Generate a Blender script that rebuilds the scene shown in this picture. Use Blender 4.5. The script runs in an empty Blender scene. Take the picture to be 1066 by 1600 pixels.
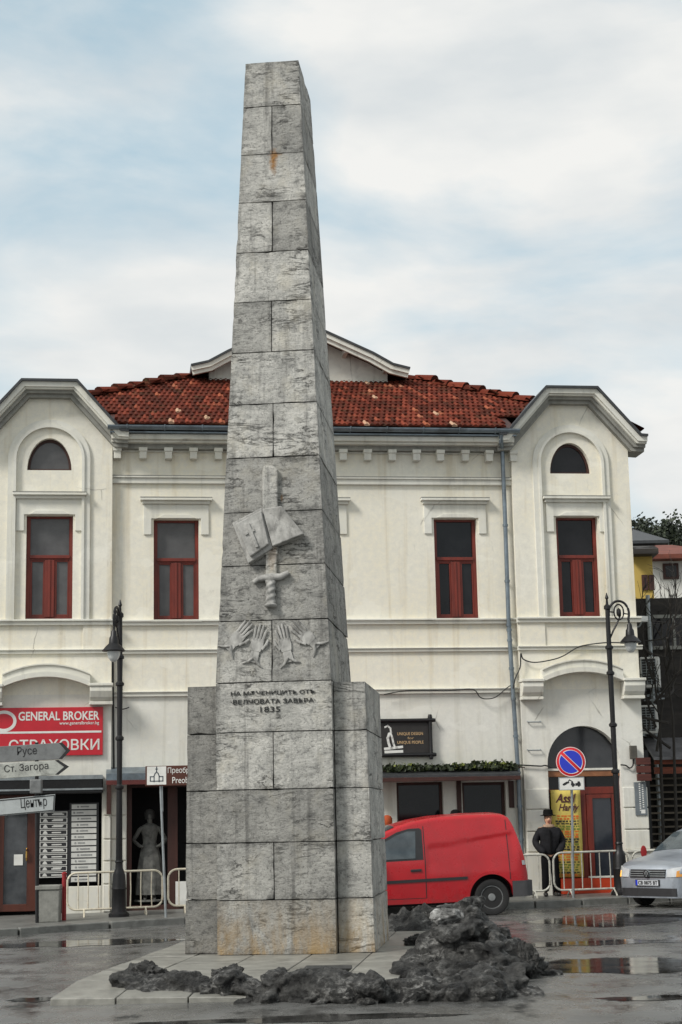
import bpy, bmesh, math, random
from math import radians as RD, sin, cos, pi, sqrt, atan2
from mathutils import Vector, Matrix, noise
random.seed(7)
S = bpy.context.scene
COL = S.collection
# ---------------------------------------------------------------- camera
CH, FPX, HZ, ROLL = 1.78, 2600.0, 480.0, .0205
_p = math.atan(HZ/FPX)
F = Vector((0, cos(_p), sin(_p))); U0 = Vector((0, -sin(_p), cos(_p))); R0 = Vector((1, 0, 0))
CR = R0*cos(ROLL) - U0*sin(ROLL); CU = R0*sin(ROLL) + U0*cos(ROLL)
CAM = Vector((0, 0, CH))
cd = bpy.data.cameras.new('camera'); co = bpy.data.objects.new('camera', cd); COL.objects.link(co)
co.matrix_world = Matrix(((CR.x, CU.x, -F.x, 0), (CR.y, CU.y, -F.y, 0), (CR.z, CU.z, -F.z, CH), (0, 0, 0, 1)))
cd.sensor_fit = 'VERTICAL'; cd.sensor_height = 36; cd.lens = 36*FPX/1600; cd.clip_end = 2000; cd.clip_start = .1
S.camera = co
# ---------------------------------------------------------------- sky, sun, exposure
S.view_settings.view_transform = 'Standard'; S.view_settings.look = 'None'
S.view_settings.exposure = .60; S.view_settings.gamma = 1
SUN_EL, SUN_AZ = 42, 232          # degrees; azimuth clockwise from +Y
W = bpy.data.worlds.new('World'); S.world = W; W.use_nodes = True
wn, wl = W.node_tree.nodes, W.node_tree.links
bg = wn['Background']; bg.inputs[1].default_value = .1
sk = wn.new('ShaderNodeTexSky'); sk.sky_type = 'NISHITA'; sk.sun_disc = False
sk.sun_elevation = RD(SUN_EL); sk.sun_rotation = RD(SUN_AZ); sk.air_density = 1.2; sk.dust_density = 2.5
tc = wn.new('ShaderNodeTexCoord'); mp = wn.new('ShaderNodeMapping'); mp.inputs['Scale'].default_value = (3.2, 3.2, 8.5)
mp.inputs['Rotation'].default_value = (0, RD(14), 0); mp.inputs['Location'].default_value = (.4, 1.3, .2)
wl.new(tc.outputs['Generated'], mp.inputs[0])
nz = wn.new('ShaderNodeTexNoise'); nz.inputs['Scale'].default_value = 1.25; nz.inputs['Detail'].default_value = 7; nz.inputs['Roughness'].default_value = .52; nz.inputs['Distortion'].default_value = .35
wl.new(mp.outputs[0], nz.inputs['Vector'])
# the cloud sheet thins out towards the upper left
dt = wn.new('ShaderNodeVectorMath'); dt.operation = 'DOT_PRODUCT'; wl.new(tc.outputs['Generated'], dt.inputs[0]); dt.inputs[1].default_value = Vector((-.19, .87, .455)).normalized()
ma = wn.new('ShaderNodeMapRange'); ma.inputs[1].default_value = .975; ma.inputs[2].default_value = 1.0; ma.inputs[3].default_value = 0; ma.inputs[4].default_value = -.13
wl.new(dt.outputs['Value'], ma.inputs[0])
ad = wn.new('ShaderNodeMath'); ad.operation = 'ADD'; wl.new(nz.outputs[0], ad.inputs[0]); wl.new(ma.outputs[0], ad.inputs[1])
rp = wn.new('ShaderNodeValToRGB'); rp.color_ramp.elements[0].position = .30; rp.color_ramp.elements[0].color = (.25, .25, .25, 1); rp.color_ramp.elements[1].position = .53
wl.new(ad.outputs[0], rp.inputs[0])
nz2 = wn.new('ShaderNodeTexNoise'); nz2.inputs['Scale'].default_value = 2.3; nz2.inputs['Detail'].default_value = 5; wl.new(mp.outputs[0], nz2.inputs['Vector'])
cr = wn.new('ShaderNodeValToRGB'); cr.color_ramp.elements[0].position = .34; cr.color_ramp.elements[0].color = (4.7, 4.95, 5.05, 1)
cr.color_ramp.elements[1].position = .62; cr.color_ramp.elements[1].color = (5.9, 5.9, 5.75, 1); wl.new(nz2.outputs[0], cr.inputs[0])
skm = wn.new('ShaderNodeMix'); skm.data_type = 'RGBA'; skm.blend_type = 'MIX'; skm.inputs[0].default_value = .5
wl.new(sk.outputs[0], skm.inputs[6]); skm.inputs[7].default_value = (2.9, 4.75, 5.3, 1)
mx = wn.new('ShaderNodeMix'); mx.data_type = 'RGBA'; wl.new(rp.outputs[0], mx.inputs[0]); wl.new(skm.outputs[2], mx.inputs[6]); wl.new(cr.outputs[0], mx.inputs[7])
wl.new(mx.outputs[2], bg.inputs[0])
sd = bpy.data.lights.new('sun', 'SUN'); so = bpy.data.objects.new('sun', sd); COL.objects.link(so)
sd.energy = 2.2; sd.angle = RD(14); sd.color = (1, .965, .91)
_az = RD(SUN_AZ); so.rotation_euler = Vector((-sin(_az)*cos(RD(SUN_EL)), -cos(_az)*cos(RD(SUN_EL)), -sin(RD(SUN_EL)))).to_track_quat('-Z', 'Y').to_euler()
so.location = (0, 0, 30)
S.cycles.max_bounces = 6
# ---------------------------------------------------------------- geometry of the place
def ray(x, y): return CR*(x-533) + CU*(800-y) + F*FPX
def rz(x): return .012*max(-9, min(9, x)) - .02          # the street climbs gently to the right
def at(x, y, Y):                                          # point at world depth Y
    d = ray(x, y); return CAM + d*(Y/d.y)
def gp(x, y, dz=0):                                       # point on the street (dz above it)
    d = ray(x, y); z = 0
    for _ in range(12):
        q = CAM + d*((z-CH)/d.z); z = rz(q.x)+dz
    return q
FTH, FD = .131, 34.8                                       # facade turned, distance of its plane
MF = Matrix.Translation((0, FD, 0)) @ Matrix.Rotation(FTH, 4, 'Z'); MFI = MF.inverted()
def fp(x, y, out=0.0):                                     # facade coordinates (u, w) on the plane 'out' in front of the wall
    o = MFI @ CAM; d = MFI.to_3x3() @ ray(x, y); t = (-out-o.y)/d.y; q = o+d*t
    return (q.x, q.z)
TWO = .16                                                  # towers stand proud of the wall
# ---------------------------------------------------------------- materials
def lin(c):
    if isinstance(c, str): c = [int(c[i:i+2], 16)/255 for i in (0, 2, 4)]; return tuple((v/12.92 if v <= .04045 else ((v+.055)/1.055)**2.4) for v in c)
    return tuple(c)
class NT:
    def __init__(s, name):
        s.m = bpy.data.materials.new(name); s.m.use_nodes = True; s.n = s.m.node_tree.nodes; s.l = s.m.node_tree.links
        s.b = s.n['Principled BSDF']; s.tc = s.n.new('ShaderNodeTexCoord'); s.co = s.tc.outputs['Object']
    def lk(s, a, b): s.l.new(a, b)
    def noise(s, scale, detail=4, rough=.55, st=(1, 1, 1), dist=0, co=None):
        mp = s.n.new('ShaderNodeMapping'); mp.inputs['Scale'].default_value = st; s.lk(co or s.co, mp.inputs[0])
        t = s.n.new('ShaderNodeTexNoise'); t.inputs['Scale'].default_value = scale; t.inputs['Detail'].default_value = detail
        t.inputs['Roughness'].default_value = rough; t.inputs['Distortion'].default_value = dist; s.lk(mp.outputs[0], t.inputs['Vector']); return t.outputs[0]
    def ramp(s, f, *stops):
        r = s.n.new('ShaderNodeValToRGB'); e = r.color_ramp.elements
        while len(e) < len(stops): e.new(.5)
        for k, (p, c) in enumerate(stops):
            e[k].position = p; e[k].color = (c, c, c, 1) if not hasattr(c, '__len__') else (*lin(c), 1)
        s.lk(f, r.inputs[0]); return r.outputs[0]
    def mix(s, f, a, b, mode='MIX'):
        m = s.n.new('ShaderNodeMix'); m.data_type = 'RGBA'; m.blend_type = mode
        for v, k in ((f, 0), (a, 6), (b, 7)):
            if hasattr(v, 'is_output'): s.lk(v, m.inputs[k])
            elif k == 0: m.inputs[0].default_value = v
            else: m.inputs[k].default_value = (*lin(v), 1)
        return m.outputs[2]
    def math(s, op, a, b=0.0, clamp=False):
        m = s.n.new('ShaderNodeMath'); m.operation = op; m.use_clamp = clamp
        for k, v in enumerate((a, b)):
            if hasattr(v, 'is_output'): s.lk(v, m.inputs[k])
            else: m.inputs[k].default_value = v
        return m.outputs[0]
    def bump(s, h, strength=.3, dist=.02):
        b = s.n.new('ShaderNodeBump'); b.inputs['Strength'].default_value = strength; b.inputs['Distance'].default_value = dist
        s.lk(h, b.inputs['Height']); s.lk(b.outputs[0], s.b.inputs['Normal'])
    def base(s, c):
        if hasattr(c, 'is_output'): s.lk(c, s.b.inputs['Base Color'])
        else: s.b.inputs['Base Color'].default_value = (*lin(c), 1)
    def set(s, **k):
        for a, v in k.items():
            i = s.b.inputs[a.replace('_', ' ')]
            if hasattr(v, 'is_output'): s.lk(v, i)
            else: i.default_value = v
MATS = {}
def simple(name, c, rough=.6, var=.25, scale=6, bump=.1, metal=0, dirt=None, dirt_amt=.5, st=(1, 1, 1), spec=.5, bs=30):
    if name in MATS: return MATS[name]
    t = NT(name); c = lin(c)
    n = t.noise(scale, 5, .6, st)
    col = t.mix(t.ramp(n, (.3, 0.0), (.7, 1.0)), tuple(v*(1-var) for v in c), tuple(min(1, v*(1+var*.6)) for v in c))
    if dirt is not None:
        d = t.noise(scale*.55, 7, .68, st, .4); col = t.mix(t.ramp(d, (.5, 0.0), (.72, dirt_amt)), col, dirt)
    t.base(col); t.set(Roughness=rough, Metallic=metal); t.b.inputs['Specular IOR Level'].default_value = spec
    if bump: t.bump(t.noise(bs, 4), bump, .01)
    MATS[name] = t.m; return t.m
def plaster(name, c, warm, streak, bumpk=.25):
    t = NT(name); c = lin(c)
    big = t.ramp(t.noise(.45, 5, .6), (.35, 0.0), (.68, 1.0)); col = t.mix(big, c, warm)
    fine = t.ramp(t.noise(9, 6, .7), (.35, 0.0), (.7, 1.0)); col = t.mix(fine, col, tuple(v*.86 for v in c))
    run = t.ramp(t.noise(1.6, 6, .62, (2.2, 1, .12), .2), (.53, 0.0), (.74, .5)); col = t.mix(run, col, streak)
    spot = t.ramp(t.noise(3.1, 8, .75, (1, 1, .7)), (.62, 0.0), (.78, .55)); col = t.mix(spot, col, '8d8a7c')
    pit = t.ramp(t.noise(30, 3, .6), (.70, 0.0), (.76, .4)); col = t.mix(pit, col, '77746a')
    vo = t.n.new('ShaderNodeTexVoronoi'); vo.feature = 'DISTANCE_TO_EDGE'; vo.inputs['Scale'].default_value = .55
    wv = t.n.new('ShaderNodeMix'); wv.data_type = 'VECTOR'; wv.inputs[0].default_value = .12; t.lk(t.co, wv.inputs[4]); nn = t.n.new('ShaderNodeTexNoise'); nn.inputs['Scale'].default_value = 2.5; nn.inputs['Detail'].default_value = 6; t.lk(t.co, nn.inputs['Vector']); t.lk(nn.outputs['Color'], wv.inputs[5]); t.lk(wv.outputs[1], vo.inputs['Vector'])
    ck = t.math('MULTIPLY', t.ramp(vo.outputs['Distance'], (.0, .8), (.006, 0.0)), t.ramp(t.noise(.7, 4), (.57, 0.0), (.64, .8))); col = t.mix(ck, col, '6f6b60')
    pt = t.ramp(t.noise(.9, 3, .5, (1, 1, 1.6)), (.60, 0.0), (.615, .35)); col = t.mix(pt, col, tuple(min(1, v*1.06) for v in c))
    t.base(col); t.set(Roughness=.88); t.b.inputs['Specular IOR Level'].default_value = .25
    h = t.math('ADD', t.math('MULTIPLY', t.noise(4, 4), .8), t.math('MULTIPLY', t.noise(45, 3), .25)); t.bump(h, bumpk, .03)
    return t.m
M_wall = plaster('cream_plaster', 'e4e1d5', 'e3dbc4', 'b3a079')
M_low = plaster('pale_plaster', 'dddcd4', 'd3cfc0', 'a09a86')
M_mould = plaster('white_moulding', 'dcdbd2', 'cfcbbb', '8c8b84', .2)
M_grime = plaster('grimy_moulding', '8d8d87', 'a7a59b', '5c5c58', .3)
M_dark = simple('dark_interior', (.006, .006, .007), .9, .2, 3, 0)
def glass(name, c, rough=.12, n=0.0, c2=None, spec=.5):
    t = NT(name)
    t.base(t.mix(t.ramp(t.noise(2.2, 4, .6), (.35, 0.0), (.7, 1.0)), c, c2 or c))
    t.set(Roughness=rough); t.b.inputs['Specular IOR Level'].default_value = spec
    t.bump(t.math('ADD', t.math('MULTIPLY', t.noise(60, 2), n*.4), t.noise(1.3, 3)), .06+n*.4, .03)
    return t.m
M_glassdark = glass('dark_window_glass', (.006, .006, .008), .08, 0, (.014, .014, .016), .3)
M_glassgrey = glass('curtained_window_glass', (.062, .06, .062), .3, .3, (.10, .10, .10), .5)
M_brown = simple('red_brown_frame_paint', '6e2517', .5, .3, 7, .2, dirt='3a140e', dirt_amt=.5, st=(1, 1, .25))
M_brownd = simple('dark_brown_timber', '3a1c14', .6, .35, 7, .25, st=(1, 1, .25))
M_black = simple('black_cast_iron', (.012, .012, .013), .45, .3, 12, .15, metal=.3)
M_tin = simple('grey_tin_sheet', '77828a', .42, .3, 4, .1, metal=.55, dirt='4d4f50', dirt_amt=.7)
M_tindark = simple('dark_tin_cap', '3d3f41', .5, .3, 5, .1, metal=.3)
M_galv = simple('galvanised_steel', '9aa0a2', .4, .2, 8, .1, metal=.6, dirt='5e6061', dirt_amt=.5)
M_white = simple('white_sign_paint', 'd9d9d4', .45, .1, 5, 0, dirt='8e8e88', dirt_amt=.35)
M_ink = simple('black_sign_paint', (.012, .012, .013), .5, .1, 5, 0)
M_redsign = simple('red_sign_face', 'b81e2c', .35, .12, 3, 0)
M_bluesign = simple('blue_sign_face', '2436b8', .35, .1, 4, 0)
M_redring = simple('red_sign_rim', 'c8202c', .35, .1, 4, 0)
M_brownsign = simple('brown_tourist_sign', '4c2618', .4, .15, 3, 0)
M_greysign = simple('weathered_grey_sign', '6e7070', .5, .25, 6, .05, dirt='3f4040', dirt_amt=.7)
M_palesign = simple('weathered_pale_sign', 'a9aba4', .5, .2, 6, .05, dirt='4a4b48', dirt_amt=.85)
M_yellow = simple('yellow_banner_cloth', 'ccb75c', .6, .15, 4, .1)
M_orange = simple('orange_red_board', 'c2401e', .5, .2, 5, .1)
M_conc = simple('grey_concrete', '83837d', .8, .25, 7, .4, dirt='4a4a46', dirt_amt=.6)
M_kerb = simple('wet_kerb_stone', '6f706c', .45, .3, 5, .4, dirt='333331', dirt_amt=.7)
M_cream = simple('chipped_cream_paint', 'd3ccb8', .45, .15, 14, .1, dirt='9a6a3e', dirt_amt=.45)
M_redpost = simple('red_painted_post', '8e1d20', .5, .2, 9, .1)
M_rubber = simple('tyre_rubber', (.012, .012, .012), .75, .2, 20, .1)
M_plastic = simple('black_trim_plastic', (.02, .02, .022), .55, .2, 10, .05)
M_cable = simple('black_cable_sheath', (.015, .015, .015), .6, .2, 10, 0)
# ---------------------------------------------------------------- mesh helpers
WM = {}
class MB:
    def __init__(s, M=None): s.b = bmesh.new(); s.M = M or Matrix()
    def v(s, p): return s.b.verts.new(s.M @ Vector(p))
    def face(s, vs):
        try: return s.b.faces.new(vs)
        except ValueError: return None
    def box(s, x0, x1, y0, y1, z0, z1):
        v = [s.v((x, y, z)) for z in (z0, z1) for x, y in ((x0, y0), (x1, y0), (x1, y1), (x0, y1))]
        for f in ((3, 2, 1, 0), (4, 5, 6, 7), (0, 1, 5, 4), (1, 2, 6, 5), (2, 3, 7, 6), (3, 0, 4, 7)): s.face([v[i] for i in f])
        return s
    def prism(s, pts, y0, y1):                            # outline in (x, z), extruded along y
        a = [s.v((x, y0, z)) for x, z in pts]; b = [s.v((x, y1, z)) for x, z in pts]; n = len(pts)
        s.face(a); s.face(b[::-1])
        for i in range(n): s.face([a[i], b[i], b[(i+1) % n], a[(i+1) % n]])
        return s
    def slab(s, pts, z0, z1):                             # outline in (x, y)
        a = [s.v((x, y, z0 if not callable(z0) else z0(x))) for x, y in pts]; b = [s.v((x, y, z1 if not callable(z1) else z1(x))) for x, y in pts]; n = len(pts)
        s.face(a[::-1]); s.face(b)
        for i in range(n): s.face([a[i], a[(i+1) % n], b[(i+1) % n], b[i]])
        return s
    def tube(s, pts, r, n=8, closed=False, cap=True):
        pts = [Vector(p) for p in pts]; R = []
        for i, p in enumerate(pts):
            if closed: d = pts[(i+1) % len(pts)]-pts[i-1]
            else: d = pts[min(i+1, len(pts)-1)]-pts[max(i-1, 0)]
            d.normalize(); up = Vector((0, 0, 1)) if abs(d.z) < .9 else Vector((0, 1, 0))
            a = d.cross(up).normalized(); b = d.cross(a); rr = r[i] if hasattr(r, '__len__') else r
            R.append([s.v(p+a*cos(2*pi*k/n)*rr+b*sin(2*pi*k/n)*rr) for k in range(n)])
        m = len(R)
        for i in range(m if closed else m-1):
            A, B = R[i], R[(i+1) % m]
            for k in range(n): s.face([A[k], A[(k+1) % n], B[(k+1) % n], B[k]])
        if cap and not closed: s.face(R[0][::-1]); s.face(R[-1])
        return s
    def lathe(s, c, prof, n=16, axis='Z'):                # prof: (radius, height)
        R = []
        for r, h in prof:
            ring = []
            for k in range(n):
                a = 2*pi*k/n; p = (r*cos(a), r*sin(a), h)
                if axis == 'Y': p = (p[0], h, p[1])
                if axis == 'X': p = (h, p[0], p[1])
                ring.append(s.v(Vector(c)+Vector(p)))
            R.append(ring)
        for A, B in zip(R, R[1:]):
            for k in range(n): s.face([A[k], A[(k+1) % n], B[(k+1) % n], B[k]])
        s.face(R[0][::-1]); s.face(R[-1]); return s
    def plate(s, outer, holes, y0, y1):                   # outline with holes in (x, z)
        c = bpy.data.curves.new('t', 'CURVE'); c.dimensions = '2D'; c.fill_mode = 'BOTH'; c.extrude = (y1-y0)/2
        for pts in [outer]+list(holes):
            sp = c.splines.new('POLY'); sp.points.add(len(pts)-1)
            for p, q in zip(sp.points, pts): p.co = (q[0], q[1], 0, 1)
            sp.use_cyclic_u = True
        s.curve(c, lambda p: (p.x, (y0+y1)/2-p.z, p.y)); return s
    def curve(s, c, fn):
        o = bpy.data.objects.new('t', c); me = o.to_mesh(); vs = [s.v(fn(v.co)) for v in me.vertices]
        for f in me.polygons: s.face([vs[i] for i in f.vertices])
        o.to_mesh_clear(); bpy.data.objects.remove(o); bpy.data.curves.remove(c)
    def text(s, body, x0, x1, z0, z1, y, shear=0, ext=.004, bold=0, keep=False):   # lettering fitted to a box in (x, z), facing -y
        c = bpy.data.curves.new('t', 'FONT'); c.body = body; c.resolution_u = 3; c.shear = shear; c.extrude = .5; c.offset = bold
        o = bpy.data.objects.new('t', c); me = o.to_mesh(); X = [v.co.x for v in me.vertices]; Y = [v.co.y for v in me.vertices]
        a, b, e, f = min(X), max(X), min(Y), max(Y); sx, sz = (x1-x0)/(b-a), (z1-z0)/(f-e)
        vs = [s.v((x0+(v.co.x-a)*sx, y-v.co.z*2*ext, z0+(v.co.y-e)*sz)) for v in me.vertices]
        for g in me.polygons: s.face([vs[i] for i in g.vertices])
        o.to_mesh_clear(); bpy.data.objects.remove(o); bpy.data.curves.remove(c); return s
    def build(s, name, mat, parent=None, smooth=False, bevel=0, seg=2, weld=True, sub=0, solid=0):
        if weld: bmesh.ops.remove_doubles(s.b, verts=s.b.verts, dist=1e-5)
        bmesh.ops.recalc_face_normals(s.b, faces=s.b.faces)
        me = bpy.data.meshes.new(name)
        if parent is not None: X = WM[parent.name]
        else:
            vs = s.b.verts; X = Matrix.Translation(((min(v.co.x for v in vs)+max(v.co.x for v in vs))/2, (min(v.co.y for v in vs)+max(v.co.y for v in vs))/2, min(v.co.z for v in vs)))
        bmesh.ops.transform(s.b, matrix=X.inverted(), verts=s.b.verts)
        if smooth:
            for f in s.b.faces: f.smooth = True
        s.b.to_mesh(me); s.b.free()
        o = bpy.data.objects.new(name, me); COL.objects.link(o); me.materials.append(mat)
        if parent is not None: o.parent = parent; WM[o.name] = X
        else: o.matrix_world = X; WM[o.name] = X
        if smooth and not sub: 
            try: me.set_sharp_from_angle(angle=RD(38))
            except Exception: pass
        if bevel:
            m = o.modifiers.new('bevel', 'BEVEL'); m.width = bevel; m.segments = seg; m.limit_method = 'ANGLE'; m.angle_limit = RD(40)
        if sub:
            m = o.modifiers.new('sub', 'SUBSURF'); m.levels = m.render_levels = sub
        return o
def tag(o, label=None, cat=None, group=None, kind=None):
    for k, v in (('label', label), ('category', cat), ('group', group), ('kind', kind)):
        if v: o[k] = v
    return o
def thing(name, label, cat, loc=(0, 0, 0), rotz=0, group=None, M=None):
    o = bpy.data.objects.new(name, None); COL.objects.link(o); o.empty_display_size = .2
    X = M or (Matrix.Translation(loc) @ Matrix.Rotation(rotz, 4, 'Z')); o.matrix_world = X; WM[o.name] = X
    return tag(o, label, cat, group)
def seg(p, q, n): return [tuple(a+(b-a)*i/n for a, b in zip(p, q)) for i in range(n+1)]
def arc(cx, cz, r, a0, a1, n, rz_=None): return [(cx+r*cos(RD(a0+(a1-a0)*i/n)), cz+(rz_ or r)*sin(RD(a0+(a1-a0)*i/n))) for i in range(n+1)]
# ================================================================ GROUND
def road_mat():
    t = NT('wet_asphalt')
    n1 = t.noise(.55, 6, .6, (1, 1, 1), .5); n2 = t.noise(70, 3, .6); n3 = t.noise(2.2, 6, .65, (1, .55, 1))
    col = t.mix(t.ramp(n1, (.35, 0.0), (.65, 1.0)), (.055, .055, .053), (.15, .15, .144))
    col = t.mix(t.ramp(n2, (.45, 0.0), (.72, .55)), col, (.15, .15, .145))
    col = t.mix(t.ramp(n3, (.54, 0.0), (.66, .7)), col, (.03, .029, .027))
    t.base(col); t.set(Roughness=t.ramp(n3, (.36, .40), (.50, .25), (.62, .08)))
    t.b.inputs['Specular IOR Level'].default_value = .5
    t.bump(t.math('MULTIPLY', n2, t.ramp(n3, (.45, 1.0), (.63, .1))), .5, .01); return t.m
M_road = road_mat()
def water_mat():
    t = NT('puddle_water'); t.base(t.mix(t.ramp(t.noise(3, 5), (.4, 0.0), (.6, 1.0)), (.014, .014, .013), (.028, .027, .025)))
    t.set(Roughness=t.ramp(t.noise(2.0, 4), (.4, .05), (.65, .14))); t.b.inputs['IOR'].default_value = 1.33; t.b.inputs['Specular IOR Level'].default_value = .65
    t.bump(t.noise(9, 4, .5), .05, .01)
    at_ = t.n.new('ShaderNodeAttribute'); at_.attribute_name = 'fade'; f = t.math('SUBTRACT', t.math('ADD', at_.outputs['Fac'], t.math('MULTIPLY', t.noise(3.2, 7, .65), .9)), .45); f = t.ramp(f, (.30, 0.0), (.52, 1.0))
    tr = t.n.new('ShaderNodeBsdfTransparent'); ms = t.n.new('ShaderNodeMixShader'); t.lk(f, ms.inputs[0]); t.lk(tr.outputs[0], ms.inputs[1]); t.lk(t.b.outputs[0], ms.inputs[2]); t.lk(ms.outputs[0], t.n['Material Output'].inputs['Surface']); return t.m
M_water = water_mat()
m = MB()
xs = [-160, -30, -9, -6, -3, 0, 3, 6, 9, 30, 160]; ys = [-40, 4, 12, 20, 30, 45, 90, 300]
V = [[m.v((x, y, rz(x))) for x in xs] for y in ys]
for j in range(len(ys)-1):
    for i in range(len(xs)-1): m.face([V[j][i], V[j][i+1], V[j+1][i+1], V[j+1][i]])
tag(m.build('road', M_road), kind='structure')
KERB = [(-14, 26.2), (-8.2, 28.4), (-5.75, 29.75), (-4.3, 30.75), (-3.0, 31.45), (-1, 32.0), (1.2, 32.5), (3.6, 33.0), (5.5, 33.6), (9, 34.7), (20, 38)]
def sw(x): return rz(x)+.12
def off2(path, d):
    out = []
    for i, p in enumerate(path):
        a = path[max(i-1, 0)]; b = path[min(i+1, len(path)-1)]; dx, dy = b[0]-a[0], b[1]-a[1]; L = sqrt(dx*dx+dy*dy)
        out.append((p[0]-dy/L*d, p[1]+dx/L*d))
    return out
ki = off2(KERB, .15)
M_pave = simple('wet_pavement', '6a6a66', .42, .3, 3, .35, dirt='393937', dirt_amt=.75, bs=40)
m = MB(); m.slab([(x, y) for x, y in ki]+[(24, 60), (-20, 60)], lambda x: rz(x)-.1, sw); tag(m.build('pavement', M_pave), kind='structure')
m = MB()
for i in range(len(KERB)-1):
    L = max(1, int(math.dist(KERB[i], KERB[i+1])/.9)); a = seg(KERB[i], KERB[i+1], L); b = seg(ki[i], ki[i+1], L)
    for k in range(L):
        e = .012/.9
        A0 = [a[k][j]+(a[k+1][j]-a[k][j])*e for j in (0, 1)]; A1 = [a[k+1][j]-(a[k+1][j]-a[k][j])*e for j in (0, 1)]
        B0 = [b[k][j]+(b[k+1][j]-b[k][j])*e for j in (0, 1)]; B1 = [b[k+1][j]-(b[k+1][j]-b[k][j])*e for j in (0, 1)]
        m.slab([A0, A1, B1, B0], lambda x: rz(x)-.1, lambda x: sw(x)+.006)
tag(m.build('kerb', M_kerb, bevel=.02), kind='structure')
def blob(c, rx, ry, n=60, seed=0, amp=.5):
    P = []
    for k in range(n):
        a = 2*pi*k/n; r = 1+amp*noise.fractal(Vector((cos(a)*1.7+seed*7.1, sin(a)*1.7, seed)), 1, 2, 4)
        P.append((c[0]+cos(a)*rx*r, c[1]+sin(a)*ry*r))
    return P
def puddle(px, py, rx, ry, sd, amp=.5):
    c = gp(px, py); m = MB(); cl = m.b.loops.layers.color.new('fade'); rings = []
    for sc_, fd in ((.0, 1), (.55, 1), (.8, .75), (1.0, .35), (1.25, 0)):
        rings.append((fd, [m.v((c.x+(x-c.x)*sc_, c.y+(y-c.y)*sc_, rz(c.x+(x-c.x)*sc_)+.004)) for x, y in blob((c.x, c.y), rx, ry, seed=sd, amp=amp)] if sc_ else [m.v((c.x, c.y, rz(c.x)+.004))]*60))
    for (fa, A), (fb, B) in zip(rings, rings[1:]):
        for k in range(60):
            q = [(A[k], fa), (A[(k+1) % 60], fa), (B[(k+1) % 60], fb), (B[k], fb)]
            if A[0] is A[1]: q = q[1:]
            f = m.face([v for v, _ in q])
            if f:
                for l, (_, d) in zip(f.loops, q): l[cl] = (d, d, d, 1)
    tag(m.build('puddle', M_water, weld=False), kind='structure')
puddle(958, 1437, 1.45, 1.7, 1, .35); puddle(955, 1508, 1.3, 1.15, 2, .4); puddle(700, 1452, 1.2, .6, 3); puddle(120, 1475, 1.9, .8, 4); puddle(60, 1562, .35, .28, 5); puddle(900, 1475, 1.6, .5, 8); puddle(480, 1592, 1.6, .3, 9); puddle(1010, 1560, .5, .25, 6)
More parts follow.
